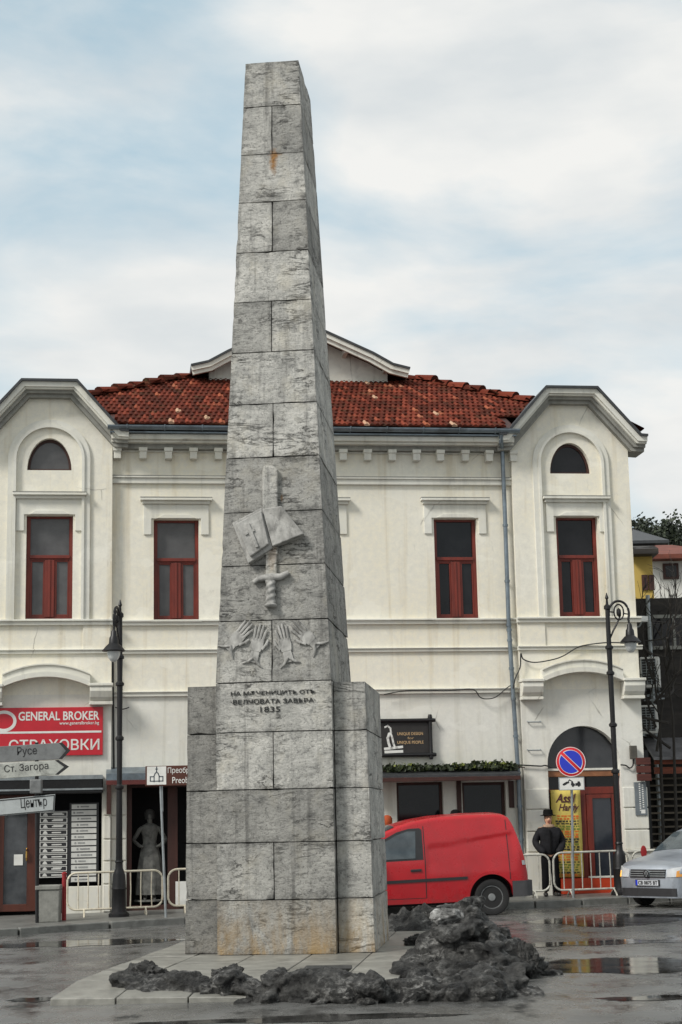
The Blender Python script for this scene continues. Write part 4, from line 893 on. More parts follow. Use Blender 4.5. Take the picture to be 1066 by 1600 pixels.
tag(board('direction_board', [(-16, 1194.5), (92, 1188), (107.5, 1198), (92, 1210.5), (-16, 1218)], M_palesign, YS, 'Ст. Загора', (8, 77, 1194.5, 1210), tip=[(87, 1188.2), (92, 1187.6), (109, 1198), (92, 1211), (87, 1210.5), (101, 1198.4)], tilt=3.5), label='pale grime streaked direction board pointing right')
tag(board('direction_board', [(-20, 1251), (87, 1241), (85.5, 1267.5), (-20, 1277)], simple('light_grey_blue_sign', 'a3a8a8', .5, .12, 5, 0, dirt='6e7272', dirt_amt=.4), YS, 'Център', (34, 75, 1246.5, 1267), border=([(-19, 1252), (86.3, 1242), (84.8, 1266.5), (-19, 1276)], [(-18, 1253.2), (85, 1243.4), (83.6, 1265.4), (-18, 1274.8)]), tilt=4), label='light grey bordered board without arrow')
m = MB(); a = at(57, 1229, YS); bx = .105; m.box(a.x-bx, a.x+bx*1.05, YS-.11, YS+.05, a.z-.13, a.z+.13); m.build('clamp_box', M_greysign, t, bevel=.02)
# ---- brown tourist sign
YB = 31.7
p = onw(259.5, 1432, YB); t = thing('tourist_sign', 'brown tourist sign with white church symbol on a thin grey pole left of the monument', 'sign', p)
m = MB(); m.tube([p-Vector((0, 0, .05)), V3(at(251, 1228, YB))], .024, 8); m.tube([V3(at(253.5, 1228, YB)), V3(at(254.5, 1268, YB))], .012, 6); m.build('pole', M_galv, t, smooth=True)
def rP(x0, x1, y0, y1, Y): a = at_loc(x0, y1, Y); b = at_loc(x1, y0, Y); return (a[0], b[0], a[1], b[1])
m = MB(); q = rP(228, 340, 1195, 1228.5, YB); m.box(q[0], q[1], YB-.07, YB-.04, q[2], q[3]); bd = m.build('sign_board', M_brownsign, t, bevel=.006)
m = MB(); q = rP(230.5, 260.5, 1197.5, 1226.5, YB); m.box(q[0], q[1], YB-.074, YB-.0705, q[2], q[3]); m.build('symbol_panel', M_white, bd)
m = MB(); u, w = (q[0]+q[1])/2, q[2]+.055; s = .00118*10
def stroke(m, pts, th, y): 
    for a, b in zip(pts, pts[1:]):
        dx, dz = b[0]-a[0], b[1]-a[1]; L = sqrt(dx*dx+dz*dz) or 1; nx, nz_ = -dz/L*th/2, dx/L*th/2; ex, ez = dx/L*th/2, dz/L*th/2
        m.prism([(a[0]-ex+nx, a[1]-ez+nz_), (a[0]-ex-nx, a[1]-ez-nz_), (b[0]+ex-nx, b[1]+ez-nz_), (b[0]+ex+nx, b[1]+ez+nz_)], y-.003, y)
stroke(m, [(u-4*s, w), (u-4*s, w+9*s), (u-2.5*s, w+13*s), (u, w+15.5*s), (u+2.5*s, w+13*s), (u+4*s, w+9*s), (u+4*s, w)], .016, YB-.0745)
stroke(m, [(u-4*s, w+1*s), (u-10*s, w+1*s), (u-10*s, w+8*s), (u-4.6*s, w+8*s)], .016, YB-.0745); stroke(m, [(u+4*s, w+1*s), (u+10*s, w+1*s), (u+10*s, w+8*s), (u+4.6*s, w+8*s)], .016, YB-.0745)
stroke(m, [(u, w+16*s), (u, w+23*s)], .016, YB-.0745); stroke(m, [(u-1.6*s, w+20*s), (u+1.6*s, w+20*s)], .014, YB-.0745); stroke(m, [(u-4*s, w+1*s), (u+4*s, w+1*s)], .016, YB-.0745)
m.build('church_symbol', simple('slate_blue_paint', '2c3a48', .5, .1, 5, 0), bd)
m = MB(); q = rP(263, 336, 1198, 1210.5, YB); m.text('Преображенски', q[0], q[1], q[2], q[3], YB-.072, ext=.002); q = rP(270, 336, 1213, 1224, YB); m.text('Preobrazhenski', q[0], q[1], q[2], q[3], YB-.072, ext=.002); m.build('lettering', M_white, bd)
# ---- no parking sign
YN = 33.9
p = onw(896, 1403, YN); t = thing('no_parking_sign', 'round no parking sign over a white tow away plate on a steel pole', 'sign', p)
m = MB(); m.tube([p-Vector((0, 0, .05)), V3(at(892.5, 1172, YN))], .026, 10); m.build('pole', M_galv, t, smooth=True)
c = at(891.5, 1190.5, YN); R = (at(914.5, 1190, YN).x-at(868, 1190, YN).x)/2
MXs = Matrix.Translation((c.x, YN-.05, c.z))
m = MB(MXs); m.lathe((0, 0, 0), [(R*.5, .012), (R, .01), (R, -.006), (R*.985, -.009)], 40, 'Y'); dsc = m.build('sign_disc', M_redring, t, smooth=True)
m = MB(MXs); r_ = R*.76; m.plate(arc(0, 0, R*.99, 0, 351, 39), [arc(0, 0, R*.95, 0, 351, 39)], -.0125, -.0095)
d_ = R*.13
def capseg(sg):
    a0 = math.degrees(math.asin(d_/r_)); A = arc(0, 0, r_, a0, 180-a0, 20); c45, s45 = cos(RD(-45)), sin(RD(-45))
    A = [(x, z) for x, z in A]; return [((x*c45-z*s45), (x*s45+z*c45)) if sg > 0 else (-(x*c45-z*s45), -(x*s45+z*c45)) for x, z in A]
m.build('white_rim', M_white, dsc)
m = MB(MXs)
for sg in (1, -1): m.plate(capseg(sg), [], -.0125, -.0095)
m.build('blue_field', M_bluesign, dsc)
m = MB(MXs); 
for sg in (1, -1):
    A = capseg(sg); cx = sum(x for x, z in A)/len(A); cz = sum(z for x, z in A)/len(A); m.plate([(cx+(x-cx)*1.075, cz+(z-cz)*1.09) for x, z in A], [[(cx+(x-cx)*1.0, cz+(z-cz)*1.0) for x, z in A]], -.0119, -.0096)
m.build('white_line', M_white, dsc)
m = MB(); q = rP(873.5, 911.5, 1214.5, 1234.5, YN); m.box(q[0], q[1], YN-.06, YN-.04, q[2], q[3]); pl = m.build('tow_plate', M_white, t, bevel=.004)
m = MB(); a, b = q[0], q[2]; s = (q[1]-q[0])/38
def PX(*pts): return [(a+x*s, b+(20-y)*s) for x, y in pts]
m.prism(PX((5, 12), (7, 10), (12, 7.5), (15, 8), (16, 9.5), (13, 10.5), (10, 12.5), (7, 13.5)), YN-.063, YN-.0601); m.prism(PX((18, 13), (19, 7), (21, 7), (22, 10), (24, 11), (24, 14), (20, 14)), YN-.063, YN-.0601); m.prism(PX((24.5, 14), (25, 10), (28, 10), (28.5, 7.5), (31.5, 7.5), (33, 11), (33, 14)), YN-.063, YN-.0601)
stroke(m, PX((19.5, 7), (16, 5), (14.5, 7)), .018, YN-.0601)
for x in (21, 30): m.lathe((a+x*s, YN-.0615, b+6*s), [(1.7*s, -.002), (1.7*s, .001)], 10, 'Y')
m.build('tow_symbol', M_ink, pl)
m = MB(); q = rP(872.8, 912.2, 1213.8, 1235.2, YN); i_ = rP(874, 911, 1215, 1234, YN); m.plate(rect(*q), [rect(*i_)], YN-.065, YN-.0605); m.build('plate_border', M_galv, pl)
# ---- red shop sign on the left tower
def fbox(x0, x1, y0, y1, o): return pxr(x0, x1, y0, y1, o)
o = TWO+.07; q = fbox(-40, 161, 1105.5, 1181, o); t = thing('shop_sign', 'red insurance broker signboard with white lettering on the left tower', 'sign', M=MF @ Matrix.Translation(((q[0]+q[1])/2, -o, q[2])))
m = MB(MF); m.box(q[0], q[1], -o, -TWO-.01, q[2], q[3]); bd = m.build('sign_panel', M_redsign, t, bevel=.006)
yl = wz_(80, 1144, o); m = MB(MF); m.box(q[0]+.02, q[1]-.03, -o-.004, -o-.0005, yl-.02, yl+.02); m.build('white_rule', M_white, bd)
m = MB(MF)
def ft(m, s, x0, x1, y0, y1, o, **k): r = fbox(x0, x1, y0, y1, o); m.text(s, r[0], r[1], r[2], r[3], -o-.001, **k)
ft(m, 'GENERAL BROKER', 29, 155.5, 1111.5, 1125.5, o, bold=.02); ft(m, 'www.generalbroker.bg', 93, 155, 1127, 1133.5, o, bold=.01); ft(m, 'СТРАХОВКИ', 14, 155.5, 1155, 1172.5, o, bold=.012)
m.build('lettering', M_white, bd)
m = MB(MF); c = fp(6, 1127, o); R1 = fp(26, 1127, o)[0]-c[0]; m.plate([(c[0]+R1*cos(RD(a)), c[1]+R1*.85*sin(RD(a))) for a in range(0, 360, 12)], [[(c[0]+R1*.75*cos(RD(a)), c[1]+R1*.6*sin(RD(a))) for a in range(0, 360, 12)]], -o-.004, -o-.0005); m.build('ring_emblem', M_white, bd)
# ---- directory boards in the shop front
rb = random.Random(11); M_plateW = simple('white_name_plate', 'c9c9c4', .4, .12, 5, 0); M_plateK = simple('black_name_plate', (.02, .02, .022), .4, .2, 5, 0); M_plateG = simple('grey_lettering_block', '8c8d8c', .5, .3, 20, 0)
o = TWO-.1
for (x0, x1, y0, y1, n, kind, lab) in ((59.5, 107, 1268, 1372, 11, 'k', 'black directory board of small dark name plates beside the shop door'), (108.5, 153, 1256, 1379, 13, 'w', 'directory board of small white name plates above the cream barrier')):
    q = fbox(x0, x1, y0, y1, o); t = thing('directory_board', lab, 'notice board', M=MF @ Matrix.Translation(((q[0]+q[1])/2, -o, q[2])), group='directory boards in the left shop front')
    m = MB(MF); m.box(q[0], q[1]+.015, -o, -o+.3, q[2], q[3]+.02); m.build('backboard', M_plateK, t)
    h = (q[3]-q[2])/n
    for k in range(n):
        a, b = q[2]+h*k+h*.14, q[2]+h*(k+1)-h*.08; wm = M_plateW if kind == 'w' else M_plateK
        m = MB(MF); m.box(q[0]+.04, q[1]-.03, -o-.012, -o-.001, a, b); pl = m.build('name_plate', wm, t)
        m = MB(MF); L = q[1]-q[0]; ic = M_plateW if kind == 'k' else M_plateG
        if kind == 'k':
            m.plate(rect(q[0]+.035, q[1]-.025, a-.004, b+.004), [rect(q[0]+.05, q[1]-.04, a+.01, b-.01)], -o-.016, -o-.0125)
            m.prism([(q[0]+.09, a+.02), (q[0]+.19, a+.02), (q[0]+.17, b-.03), (q[0]+.14, b-.012), (q[0]+.11, b-.03)], -o-.016, -o-.0125)
            m.box(q[0]+L*.45, q[1]-.07-rb.uniform(0, .08), -o-.016, -o-.0125, a+.03, a+.055)
            if rb.random() < .5: m.box(q[0]+L*.5, q[1]-.1-rb.uniform(0, .05), -o-.016, -o-.0125, b-.04, b-.02)
        else:
            x = q[0]+L*rb.uniform(.25, .4); x1_ = x+L*rb.uniform(.2, .4); cc = (a+b)/2; m.box(x, x1_, -o-.016, -o-.0125, cc-.014, cc+.014); m.lathe((x-.05, -o-.014, cc), [(.022, -.002), (.022, .0015)], 8, 'Y')
        m.build('printed_mark', ic, pl)
# ---- hanging timber sign by the monument
o = .10; q = fbox(560, 673, 1126, 1180, o); t = thing('hanging_sign', 'dark timber framed sign with white figure, lettered unique design for unique people', 'sign', M=MF @ Matrix.Translation(((q[0]+q[1])/2, -o, q[2])))
m = MB(MF); m.box(q[0], q[1], -o+.02, -.01, q[2], q[3]); pn = m.build('sign_panel', simple('charcoal_sign_face', (.018, .016, .015), .6, .3, 6, .1), t)
for a, b in (((q[0]-.12, q[3]), (q[1]+.11, q[3]+.0)), ((q[0]-.12, q[2]), (q[1]+.11, q[2])), ((q[1], q[2]-.1), (q[1], q[3]+.12)), ((q[0], q[2]-.1), (q[0], q[3]+.12))):
    m = MB(MF); A, B = Vector((a[0], -o, a[1])), Vector((b[0], -o, b[1])); D_ = (B-A); m.tube([A, A+D_*.06, A+D_*.12, A+D_*.5, A+D_*.88, A+D_*.94, B], [.035, .05, .042, .038, .042, .05, .035], 9); m.build('frame_log', M_black, t, smooth=True)
m = MB(MF); M_gold = simple('tan_sign_lettering', 'b79a72', .5, .2, 9, 0)
ft(m, 'UNIQUE DESIGN', 621, 661, 1144, 1149.5, o-.02, bold=.01); ft(m, 'for', 637, 647, 1151.2, 1155, o-.02); ft(m, 'UNIQUE PEOPLE', 621, 662, 1157.5, 1163, o-.02, bold=.01); m.build('lettering', M_gold, pn)
m = MB(MF)
def FP(*pts): return [fp(x, y, o-.02) for x, y in pts]
stroke(m, FP((602, 1136), (606, 1134), (610, 1138), (611, 1144), (608, 1147)), .035, -o+.018); stroke(m, FP((608, 1147), (606, 1153), (607, 1160), (610, 1169)), .05, -o+.018); stroke(m, FP((611, 1147), (613, 1153), (615, 1162), (617, 1167)), .04, -o+.0165); stroke(m, FP((602, 1170), (612, 1169), (620, 1168), (628, 1167)), .05, -o+.015); stroke(m, FP((603, 1175), (628, 1174)), .055, -o+.0135); m.build('white_figure', M_white, pn)
# ---- yellow banner in the arched doorway
o = TWO-.11; q = fbox(863, 909.5, 1234, 1371, o); t = thing('banner', 'tall yellow printed banner hanging in the arched doorway behind the pole', 'banner', M=MF @ Matrix.Translation(((q[0]+q[1])/2, -o, q[2])))
m = MB(MF); N = 14; A = []
for k in range(N+1):
    z = q[2]+(q[3]-q[2])*k/N; A.append([m.v((q[0]+(q[1]-q[0])*i/6, -o+.008*sin(k*.9+i*.7), z)) for i in range(7)])
for k in range(N):
    for i in range(6): m.face([A[k][i], A[k][i+1], A[k+1][i+1], A[k+1][i]])
ban = m.build('cloth', M_yellow, t, smooth=True); md = ban.modifiers.new('solid', 'SOLIDIFY'); md.thickness = .006
o2 = o+.012; m = MB(MF); ft(m, 'Assil', 868, 900, 1240, 1254, o2, shear=.35, bold=.015); ft(m, 'Hardy', 873, 905, 1256, 1270, o2, shear=.35, bold=.015); m.build('lettering', simple('maroon_banner_lettering', '4a1c28', .6, .1, 5, 0), t)
cols = [simple('orange_print', 'd06a22', .6, .2, 9, 0), simple('green_print', '6e7c2c', .6, .2, 9, 0), simple('dark_print', '33301f', .6, .2, 9, 0)]
pts = {0: MB(MF), 1: MB(MF), 2: MB(MF)}
for y in range(1274, 1367, 4):
    k = 0 if (y//12) % 3 == 0 else rb.choice((1, 2, 2, 0)); x = 868+rb.uniform(0, 5)
    while x < 903:
        L = rb.uniform(2, 7); r = fbox(x, min(x+L, 906), y, y+rb.uniform(1.6, 3), o2); pts[k].box(r[0], r[1], -o2-.003, -o2, r[2], r[3]); x += L+rb.uniform(.8, 3)
for k in pts: pts[k].build('printed_line', cols[k], t)
# ---- grey plaque, meter box and brown boards at the right corner
o = TWO+.06; q = fbox(992.5, 1011, 1222, 1274, o); t = thing('wall_plaque', 'narrow grey wall plaque of white dotted lettering at the right house corner', 'sign', M=MF @ Matrix.Translation(((q[0]+q[1])/2, -o, q[2])))
m = MB(MF); m.box(q[0], q[1], -o, -TWO-.001, q[2], q[3]); bd = m.build('plaque_panel', simple('slate_grey_plaque', '6a7175', .5, .2, 5, .05), t, bevel=.006)
m = MB(MF)
for cx in (.42, .68):
    for k in range(13 if cx < .5 else 11): z = q[3]-.03-(.045*k)-(.02 if cx > .5 else 0); x = q[0]+(q[1]-q[0])*cx; m.box(x-.016, x+.016, -o-.003, -o-.0005, z-.024, z)
r = fbox(1002, 1008.5, 1265, 1271, o); m.box(r[0], r[1], -o-.003, -o-.0005, r[2], r[3]); m.build('white_mark', M_white, bd)
o = TWO+.05; q = fbox(985.5, 996, 1165, 1186, o+.08); t = tag(MB(MF).box(q[0], q[1], -o-.08, -TWO-.04, q[2], q[3]).build('meter_box', simple('dull_brown_box', '4d4a42', .6, .3, 9, .1), bevel=.01), 'small dull brown box fixed on the right house corner above the plaque', 'box')
M_redbr = simple('red_brown_board', '4f2218', .6, .35, 8, .2, st=(.3, 1, 2)); o = TWO+.16
q = fbox(995, 1017, 1183, 1221, o); t = thing('corner_sign', 'dark red brown slatted board fixed at the right house corner', 'sign', M=MF @ Matrix.Translation(((q[0]+q[1])/2, -o, q[2])))
for k in range(3):
    h = (q[3]-q[2])/3; m = MB(MF); m.box(q[0], q[1], -o-.02, -o+.03, q[2]+h*k+.012, q[2]+h*(k+1)-.012); m.build('slat', M_redbr, t, bevel=.004)
m = MB(MF); m.box(q[0]+.05, q[0]+.1, -o+.031, -TWO-.041, q[2]+.02, q[3]-.02); m.build('bracket', M_black, t)
# ---- cables on the facade
def cable(pts, o, label, r=.016):
    P = [Vector((fp(x, y, o)[0], -o, fp(x, y, o)[1])) for x, y in pts]; Q = []
    for i in range(len(P)-1):
        a, b, c, d = P[max(i-1, 0)], P[i], P[i+1], P[min(i+2, len(P)-1)]
        for k in range(6):
            s = k/6; Q.append(.5*((2*b)+(c-a)*s+(2*a-5*b+4*c-d)*s*s+(3*b-a-3*c+d)*s**3))
    Q.append(P[-1]); m = MB(MF); m.tube(Q, r, 6); return tag(m.build('wall_cable', M_cable, smooth=True), label, 'cable', 'cables on the house front')
cable([(600, 1085), (640, 1079), (700, 1079), (738, 1077), (750, 1089), (760, 1092), (775, 1089), (792, 1075), (803, 1068)], .12, 'black cable looping under the lower band above the hanging sign', .012)
cable([(802, 1076), (806, 1058), (813, 1042), (814, 1021), (818, 1030), (835, 1035), (862, 1031), (880, 1025), (900, 1013), (915, 1008), (950, 1004), (985, 1005)], TWO+.09, 'black cable sagging across the right tower above the arch hood', .014)
cable([(808, 1195), (826, 1196), (845, 1197), (852, 1196), (862, 1199)], TWO+.05, 'short black cable running into the left side of the arched doorway')
cable([(970, 1195), (978, 1196), (984, 1200), (989, 1196), (990, 1186)], TWO+.05, 'short black cable from the arched doorway to the brown box')
cable([(176.3, 1000), (176.6, 1060), (177, 1100), (177.4, 1150), (178, 1205)], .09, 'thin dark pipe running down the inner corner of the left tower', .022)
cable([(180, 1105), (190, 1108), (197, 1107), (202, 1105)], .1, 'short cable stub beside the left street lamp', .012)
# ================================================================ VEHICLES
def car_paint(name, c, c2, rough=.28, metal=0.0, dirt='5a3a36', amt=.35):
    t = NT(name); col = t.mix(t.ramp(t.noise(1.4, 5, .6), (.35, 0.0), (.7, 1.0)), c, c2)
    col = t.mix(t.ramp(t.noise(3.5, 7, .7, (1, 1, .6)), (.5, 0.0), (.75, amt)), col, dirt)
    sx = t.n.new('ShaderNodeSeparateXYZ'); t.lk(t.co, sx.inputs[0]); lowf = t.math('ADD', t.math('MULTIPLY', sx.outputs['Z'], -1.5), t.math('MULTIPLY', t.noise(6, 7, .75), 1.6)); lowf = t.ramp(lowf, (.15, 0.0), (.9, .6)); col = t.mix(lowf, col, '3d3634')
    t.base(col); t.set(Roughness=t.ramp(t.noise(5, 5), (.3, rough), (.7, rough+.2)), Metallic=metal); t.b.inputs['Coat Weight'].default_value = .35; t.b.inputs['Coat Roughness'].default_value = .15
    return t.m
M_vanred = car_paint('red_van_paint', 'b00a18', '9c0a16', .2, amt=.15)
M_silver = car_paint('silver_car_paint', 'a9b0b8', '959ca5', .3, .55, '6b6c6c')
M_autoglass = glass('car_window_glass', (.03, .042, .05), .06, 0, (.085, .105, .115), .7)
M_headl = glass('headlamp_lens', (.35, .36, .37), .1, 0, (.6, .62, .63), .6)
M_tail = simple('red_tail_lens', 'a81818', .2, .1, 9, 0)
M_rim = simple('steel_wheel_rim', '8a8c8c', .45, .25, 9, .1, metal=.5, dirt='3a3835', dirt_amt=.6)
def lamp_mat(name, c, e):
    t = NT(name); t.base(c); t.b.inputs['Emission Color'].default_value = (*lin(c), 1); t.b.inputs['Emission Strength'].default_value = e; return t.m
def interp(tab, x):
    if x <= tab[0][0]: return tab[0][1]
    for (a, p), (b, q) in zip(tab, tab[1:]):
        if x <= b: return p+(q-p)*(x-a)/(b-a)
    return tab[-1][1]
class Car:
    def __init__(s, M, L, hw, top, zb, wheels, R, belt, tum, nose, tail, side=None, crown=.05):
        s.__dict__.update(locals())
    def hwx(s, x):
        w = s.hw
        for e, (r, k) in ((x, s.nose), (s.L-x, s.tail)):
            if e < r: w = min(w, s.hw*(k+(1-k)*(1-((r-max(e, 0))/r)**2.4)**(1/2.4)))
        return w
    def bot(s, x):
        z = s.zb if not callable(s.zb) else s.zb(x)
        for wx in s.wheels:
            r = s.R*1.27; d = abs(x-wx)
            if d < r: z = max(z, s.R+sqrt(r*r-d*d)-.0)
        return z
    def sy(s, x, z):                                       # half width of the body at a station and height
        w = s.hwx(x); t = s.zt(x)
        if z > s.belt: w -= s.tum*((z-s.belt)/(s.Hm-s.belt))**1.35*1.0
        else: w -= .055*((s.belt-z)/s.belt)**2
        if s.side: w -= s.side(x, z)
        return max(w, .02)
    def zt(s, x): return interp(s.top, x)
    def body(s, name, mat, parent, n=150):
        s.Hm = max(z for _, z in s.top); m = MB(s.M); rows = 26; st = sorted(set([i*s.L/n for i in range(n+1)]+[w+sg*s.R*1.27*k for w in s.wheels for sg in (-1, 1) for k in (1, .985, .95)])); rings = []
        st = [x for x in st if 0 <= x <= s.L]
        for x in st:
            zb, zt = s.bot(x), s.zt(x); r = min(.09, (zt-zb)*.3); ring = []; zs = zt-r
            for i in range(rows+1): z = zb+(zs-zb)*i/rows; ring.append((s.sy(x, z), z))
            y1 = ring[-1][0]
            for k in range(1, 6): a = RD(90*k/5); ring.append((y1-r*.9*(1-cos(a))*1.0, zs+r*sin(a)))
            y2 = ring[-1][0]
            for k in range(1, 5): f = 1-k/4; ring.append((y2*f, zt+s.crown*(1-f*f)))
            rings.append([m.v((x, -y, z)) for y, z in ring]+[m.v((x, y, z)) for y, z in ring[-2::-1]])
        for A, B in zip(rings, rings[1:]):
            for k in range(len(A)): m.face([A[k], A[(k+1) % len(A)], B[(k+1) % len(A)], B[k]])
        m.face(rings[0][::-1]); m.face(rings[-1]); return m.build(name, mat, parent, smooth=True)
    def patch(s, m, poly, off, thick=.012, sgn=-1, dense=.09):
        """a panel laid on the flank: outline in (x, z)"""
        P = []
        for a, b in zip(poly, poly[1:]+poly[:1]):
            k = max(1, int(math.dist(a, b)/dense)); P += [(a[0]+(b[0]-a[0])*i/k, a[1]+(b[1]-a[1])*i/k) for i in range(k)]
        c = bpy.data.curves.new('t', 'CURVE'); c.dimensions = '2D'; c.fill_mode = 'BOTH'; c.extrude = .5
        sp = c.splines.new('POLY'); sp.points.add(len(P)-1)
        for p, q in zip(sp.points, P): p.co = (q[0], q[1], 0, 1)
        sp.use_cyclic_u = True
        m.curve(c, lambda v: (v.x, sgn*(s.sy(v.x, v.y)+off+thick*(v.z-.5)), v.y))
    def wheel(s, parent, x, sgn, tyre=.2):
        y = sgn*(s.hw-.03); m = MB(s.M); R = s.R; T = lambda pr: [(r, y+h*sgn) for r, h in pr]
        m.lathe((x, 0, R), T([(R*.55, -.19), (R*.93, -.19), (R, -.165), (R, -.02), (R*.955, .005), (R*.80, .012), (R*.66, .0), (R*.62, -.02)]), 40, 'Y'); w = m.build('wheel', M_rubber, parent, smooth=True)
        m = MB(s.M); m.lathe((x, 0, R), T([(R*.64, -.1), (R*.64, -.012), (R*.60, -.01), (R*.57, -.04), (R*.48, -.055), (R*.40, -.03), (R*.22, -.025), (R*.19, -.01), (R*.08, -.008), (.002, -.006)]), 32, 'Y'); rim = m.build('rim', M_rim, w, smooth=True)
        m = MB(s.M)
        for k in range(10):
            a = 2*pi*k/10; m.lathe((x+R*.475*cos(a), y-.049*sgn, R+R*.475*sin(a)), [(R*.055, -.008), (R*.055, .006)], 8, 'Y')
        m.build('rim_hole', M_dark, w)
# ---- red van
psi = RD(7); wz0 = gp(771, 1430); wz0 = at(771, 1430, 31.0); wz0.z = rz(wz0.x)
rx = 3.68; vy = .86; c_, s_ = cos(psi), sin(psi); O = Vector((wz0.x-(c_*rx+s_*vy), wz0.y-(s_*rx-c_*vy), wz0.z-.005))
tiltv = RD(-1.1)
MV = Matrix.Translation(O) @ Matrix.Rotation(psi, 4, 'Z') @ Matrix.Translation((rx, 0, 0)) @ Matrix.Rotation(tiltv, 4, 'Y') @ Matrix.Translation((-rx, 0, 0))
van = thing('red_van', 'red panel van with black rub strip standing behind the monument', 'van', M=MV)
def vside(x, z):
    if x < 2.5 or x > 4.2: return 0
    zc = 1.27+(x-2.48)*.125; k = min(1, max(0, (zc-z)/.035)); f = min(1, (x-2.5)/.06)*min(1, (4.2-x)/.1); g = min(1, max(0, (z-.78)/.2)); return .022*k*f*g
vtop = [(0, .72), (.06, .82), (.25, .95), (1.0, 1.10), (1.18, 1.17), (1.75, 1.56), (2.0, 1.66), (2.3, 1.735), (2.7, 1.79), (3.3, 1.815), (3.85, 1.81), (4.0, 1.79), (4.08, 1.74), (4.15, 1.62), (4.24, 1.35), (4.31, 1.08), (4.36, .85), (4.40, .60)]
V = Car(MV, 4.40, .87, vtop, lambda x: .27 if .3 < x < 3.95 else .34, (.95, rx), .325, .98, .13, (.55, .55), (.22, .8), vside, .035)
V.Hm = 1.815; vb = V.body('body', M_vanred, van)
for sg in (-1, 1):
    m = MB(MV); V.patch(m, [(2.445, 1.045), (2.445, 1.58), (2.40, 1.61), (2.2, 1.605), (1.98, 1.55), (1.74, 1.43), (1.30, 1.10), (1.30, 1.03)], .004, .01, sg); fr = m.build('side_window', M_plastic, van, smooth=True)
    m = MB(MV); V.patch(m, [(2.30, 1.075), (2.33, 1.555), (2.18, 1.56), (1.98, 1.50), (1.76, 1.385), (1.40, 1.11), (1.40, 1.065)], .010, .006, sg); m.build('pane', M_autoglass, fr, smooth=True)
    m = MB(MV); V.patch(m, [(1.2, .635), (3.24, .665), (3.24, .715), (1.2, .69)], .014, .03, sg); m.build('rub_strip', M_plastic, van, smooth=True)
    m = MB(MV); V.patch(m, [(2.467, .36), (2.484, .36), (2.484, 1.64), (2.467, 1.64)], .0015, .006, sg); V.patch(m, [(1.22, .36), (2.47, .36), (2.47, .37), (1.22, .37)], .0015, .006, sg); V.patch(m, [(1.21, .36), (1.222, .36), (1.25, 1.0), (1.238, 1.0)], .0015, .006, sg); V.patch(m, [(4.03, .62), (4.045, .62), (4.02, 1.70), (4.005, 1.70)], .0015, .005, sg); m.build('door_seam', M_ink, van)
    m = MB(MV); V.patch(m, [(2.20, .835), (2.40, .84), (2.40, .885), (2.20, .88)], .022, .03, sg); m.build('door_handle', M_plastic, van, bevel=.008)
    m = MB(MV); V.patch(m, [(4.26, .86), (4.345, .86), (4.28, 1.14), (4.225, 1.12)], .010, .016, sg); tl_ = m.build('tail_light', M_tail, van, smooth=True)
    m = MB(MV); V.patch(m, [(4.265, .88), (4.335, .88), (4.315, .96), (4.258, .96)], .016, .006, sg); m.build('reversing_lens', M_headl, tl_)
    m = MB(MV); V.patch(m, [(.03, .62), (.4, .72), (.46, .88), (.2, .86)], .008, .014, sg); m.build('headlight', M_headl, van, smooth=True)
    m = MB(MV); r0, r1 = V.R*1.27, V.R*1.27+.055; A = []
    for k in range(25):
        a = RD(180*k/24); x0_, z0_ = rx+r0*cos(a), V.R+r0*sin(a); x1_, z1_ = rx+r1*cos(a), V.R+r1*sin(a)
        A.append([m.v((x0_, sg*(V.sy(x0_, z0_)-.05), z0_)), m.v((x0_, sg*(V.sy(x0_, z0_)+.016), z0_)), m.v((x1_, sg*(V.sy(x1_, z1_)+.016), z1_)), m.v((x1_, sg*(V.sy(x1_, z1_)-.001), z1_))])
    for P_, Q_ in zip(A, A[1:]):
        for k in range(3): m.face([P_[k], P_[k+1], Q_[k+1], Q_[k]])
    m.build('arch_lip', M_vanred, van, smooth=True)
    for wx in V.wheels: V.wheel(van, wx, sg)
    m = MB(MV); m.lathe((0, 0, 0), [(.0, -.05), (.06, -.04), (.075, 0), (.06, .05), (0, .06)], 12); bmesh.ops.transform(m.b, matrix=MV @ Matrix.Translation((1.45, sg*.99, 1.12)) @ Matrix.Diagonal((1, 1.6, 1.6, 1)) @ MV.inverted(), verts=m.b.verts); m.build('door_mirror', M_plastic, van, smooth=True)
m = MB(MV); m.box(.6, 3.9, -.7, .7, .22, .6); m.build('underbody', M_dark, van)
for wx in V.wheels:
    m = MB(MV); m.box(wx-.42, wx+.42, -.66, .66, .30, .9); m.build('wheel_well', M_dark, van)
def bumper(car, x0, x1, z0, z1, off, name, mat, par):
    m = MB(car.M); n = 30; rings = []
    P = [(x, -1) for x in seg((x0,), (x1,), 10)]+[(x, 1) for x in seg((x1,), (x0,), 10)]
    for (x,), sg in P: 
        y = sg*(car.sy(x, (z0+z1)/2)+off); rings.append([m.v((x+(off if (x == x1) else 0), y, z)) for z in (z0, z0+.04, z1-.03, z1)])
    for A, B in zip(rings, rings[1:]):
        for k in range(3): m.face([A[k], A[k+1], B[k+1], B[k]])
    m.face([r[3] for r in rings]); m.face([r[0] for r in rings][::-1]); return m.build(name, mat, par, smooth=True)
V.tail = (.12, .86)
bumper(V, 4.06, 4.42, .32, .60, .035, 'rear_bumper', simple('grey_bumper_plastic', (.05, .05, .053), .6, .25, 8, .1), van)
# windscreen
m = MB(MV); A = []
for i in range(7):
    x = 1.22+(1.95-1.22)*i/6; w = V.sy(x, V.zt(x)-.09)-.07; A.append([m.v((x, w*(k/4-1), V.zt(x)+V.crown*(1-(k/4-1)**2)+.006)) for k in range(9)])
for P_, Q_ in zip(A, A[1:]):
    for k in range(8): m.face([P_[k], P_[k+1], Q_[k+1], Q_[k]])
m.build('windscreen', M_autoglass, van, smooth=True)
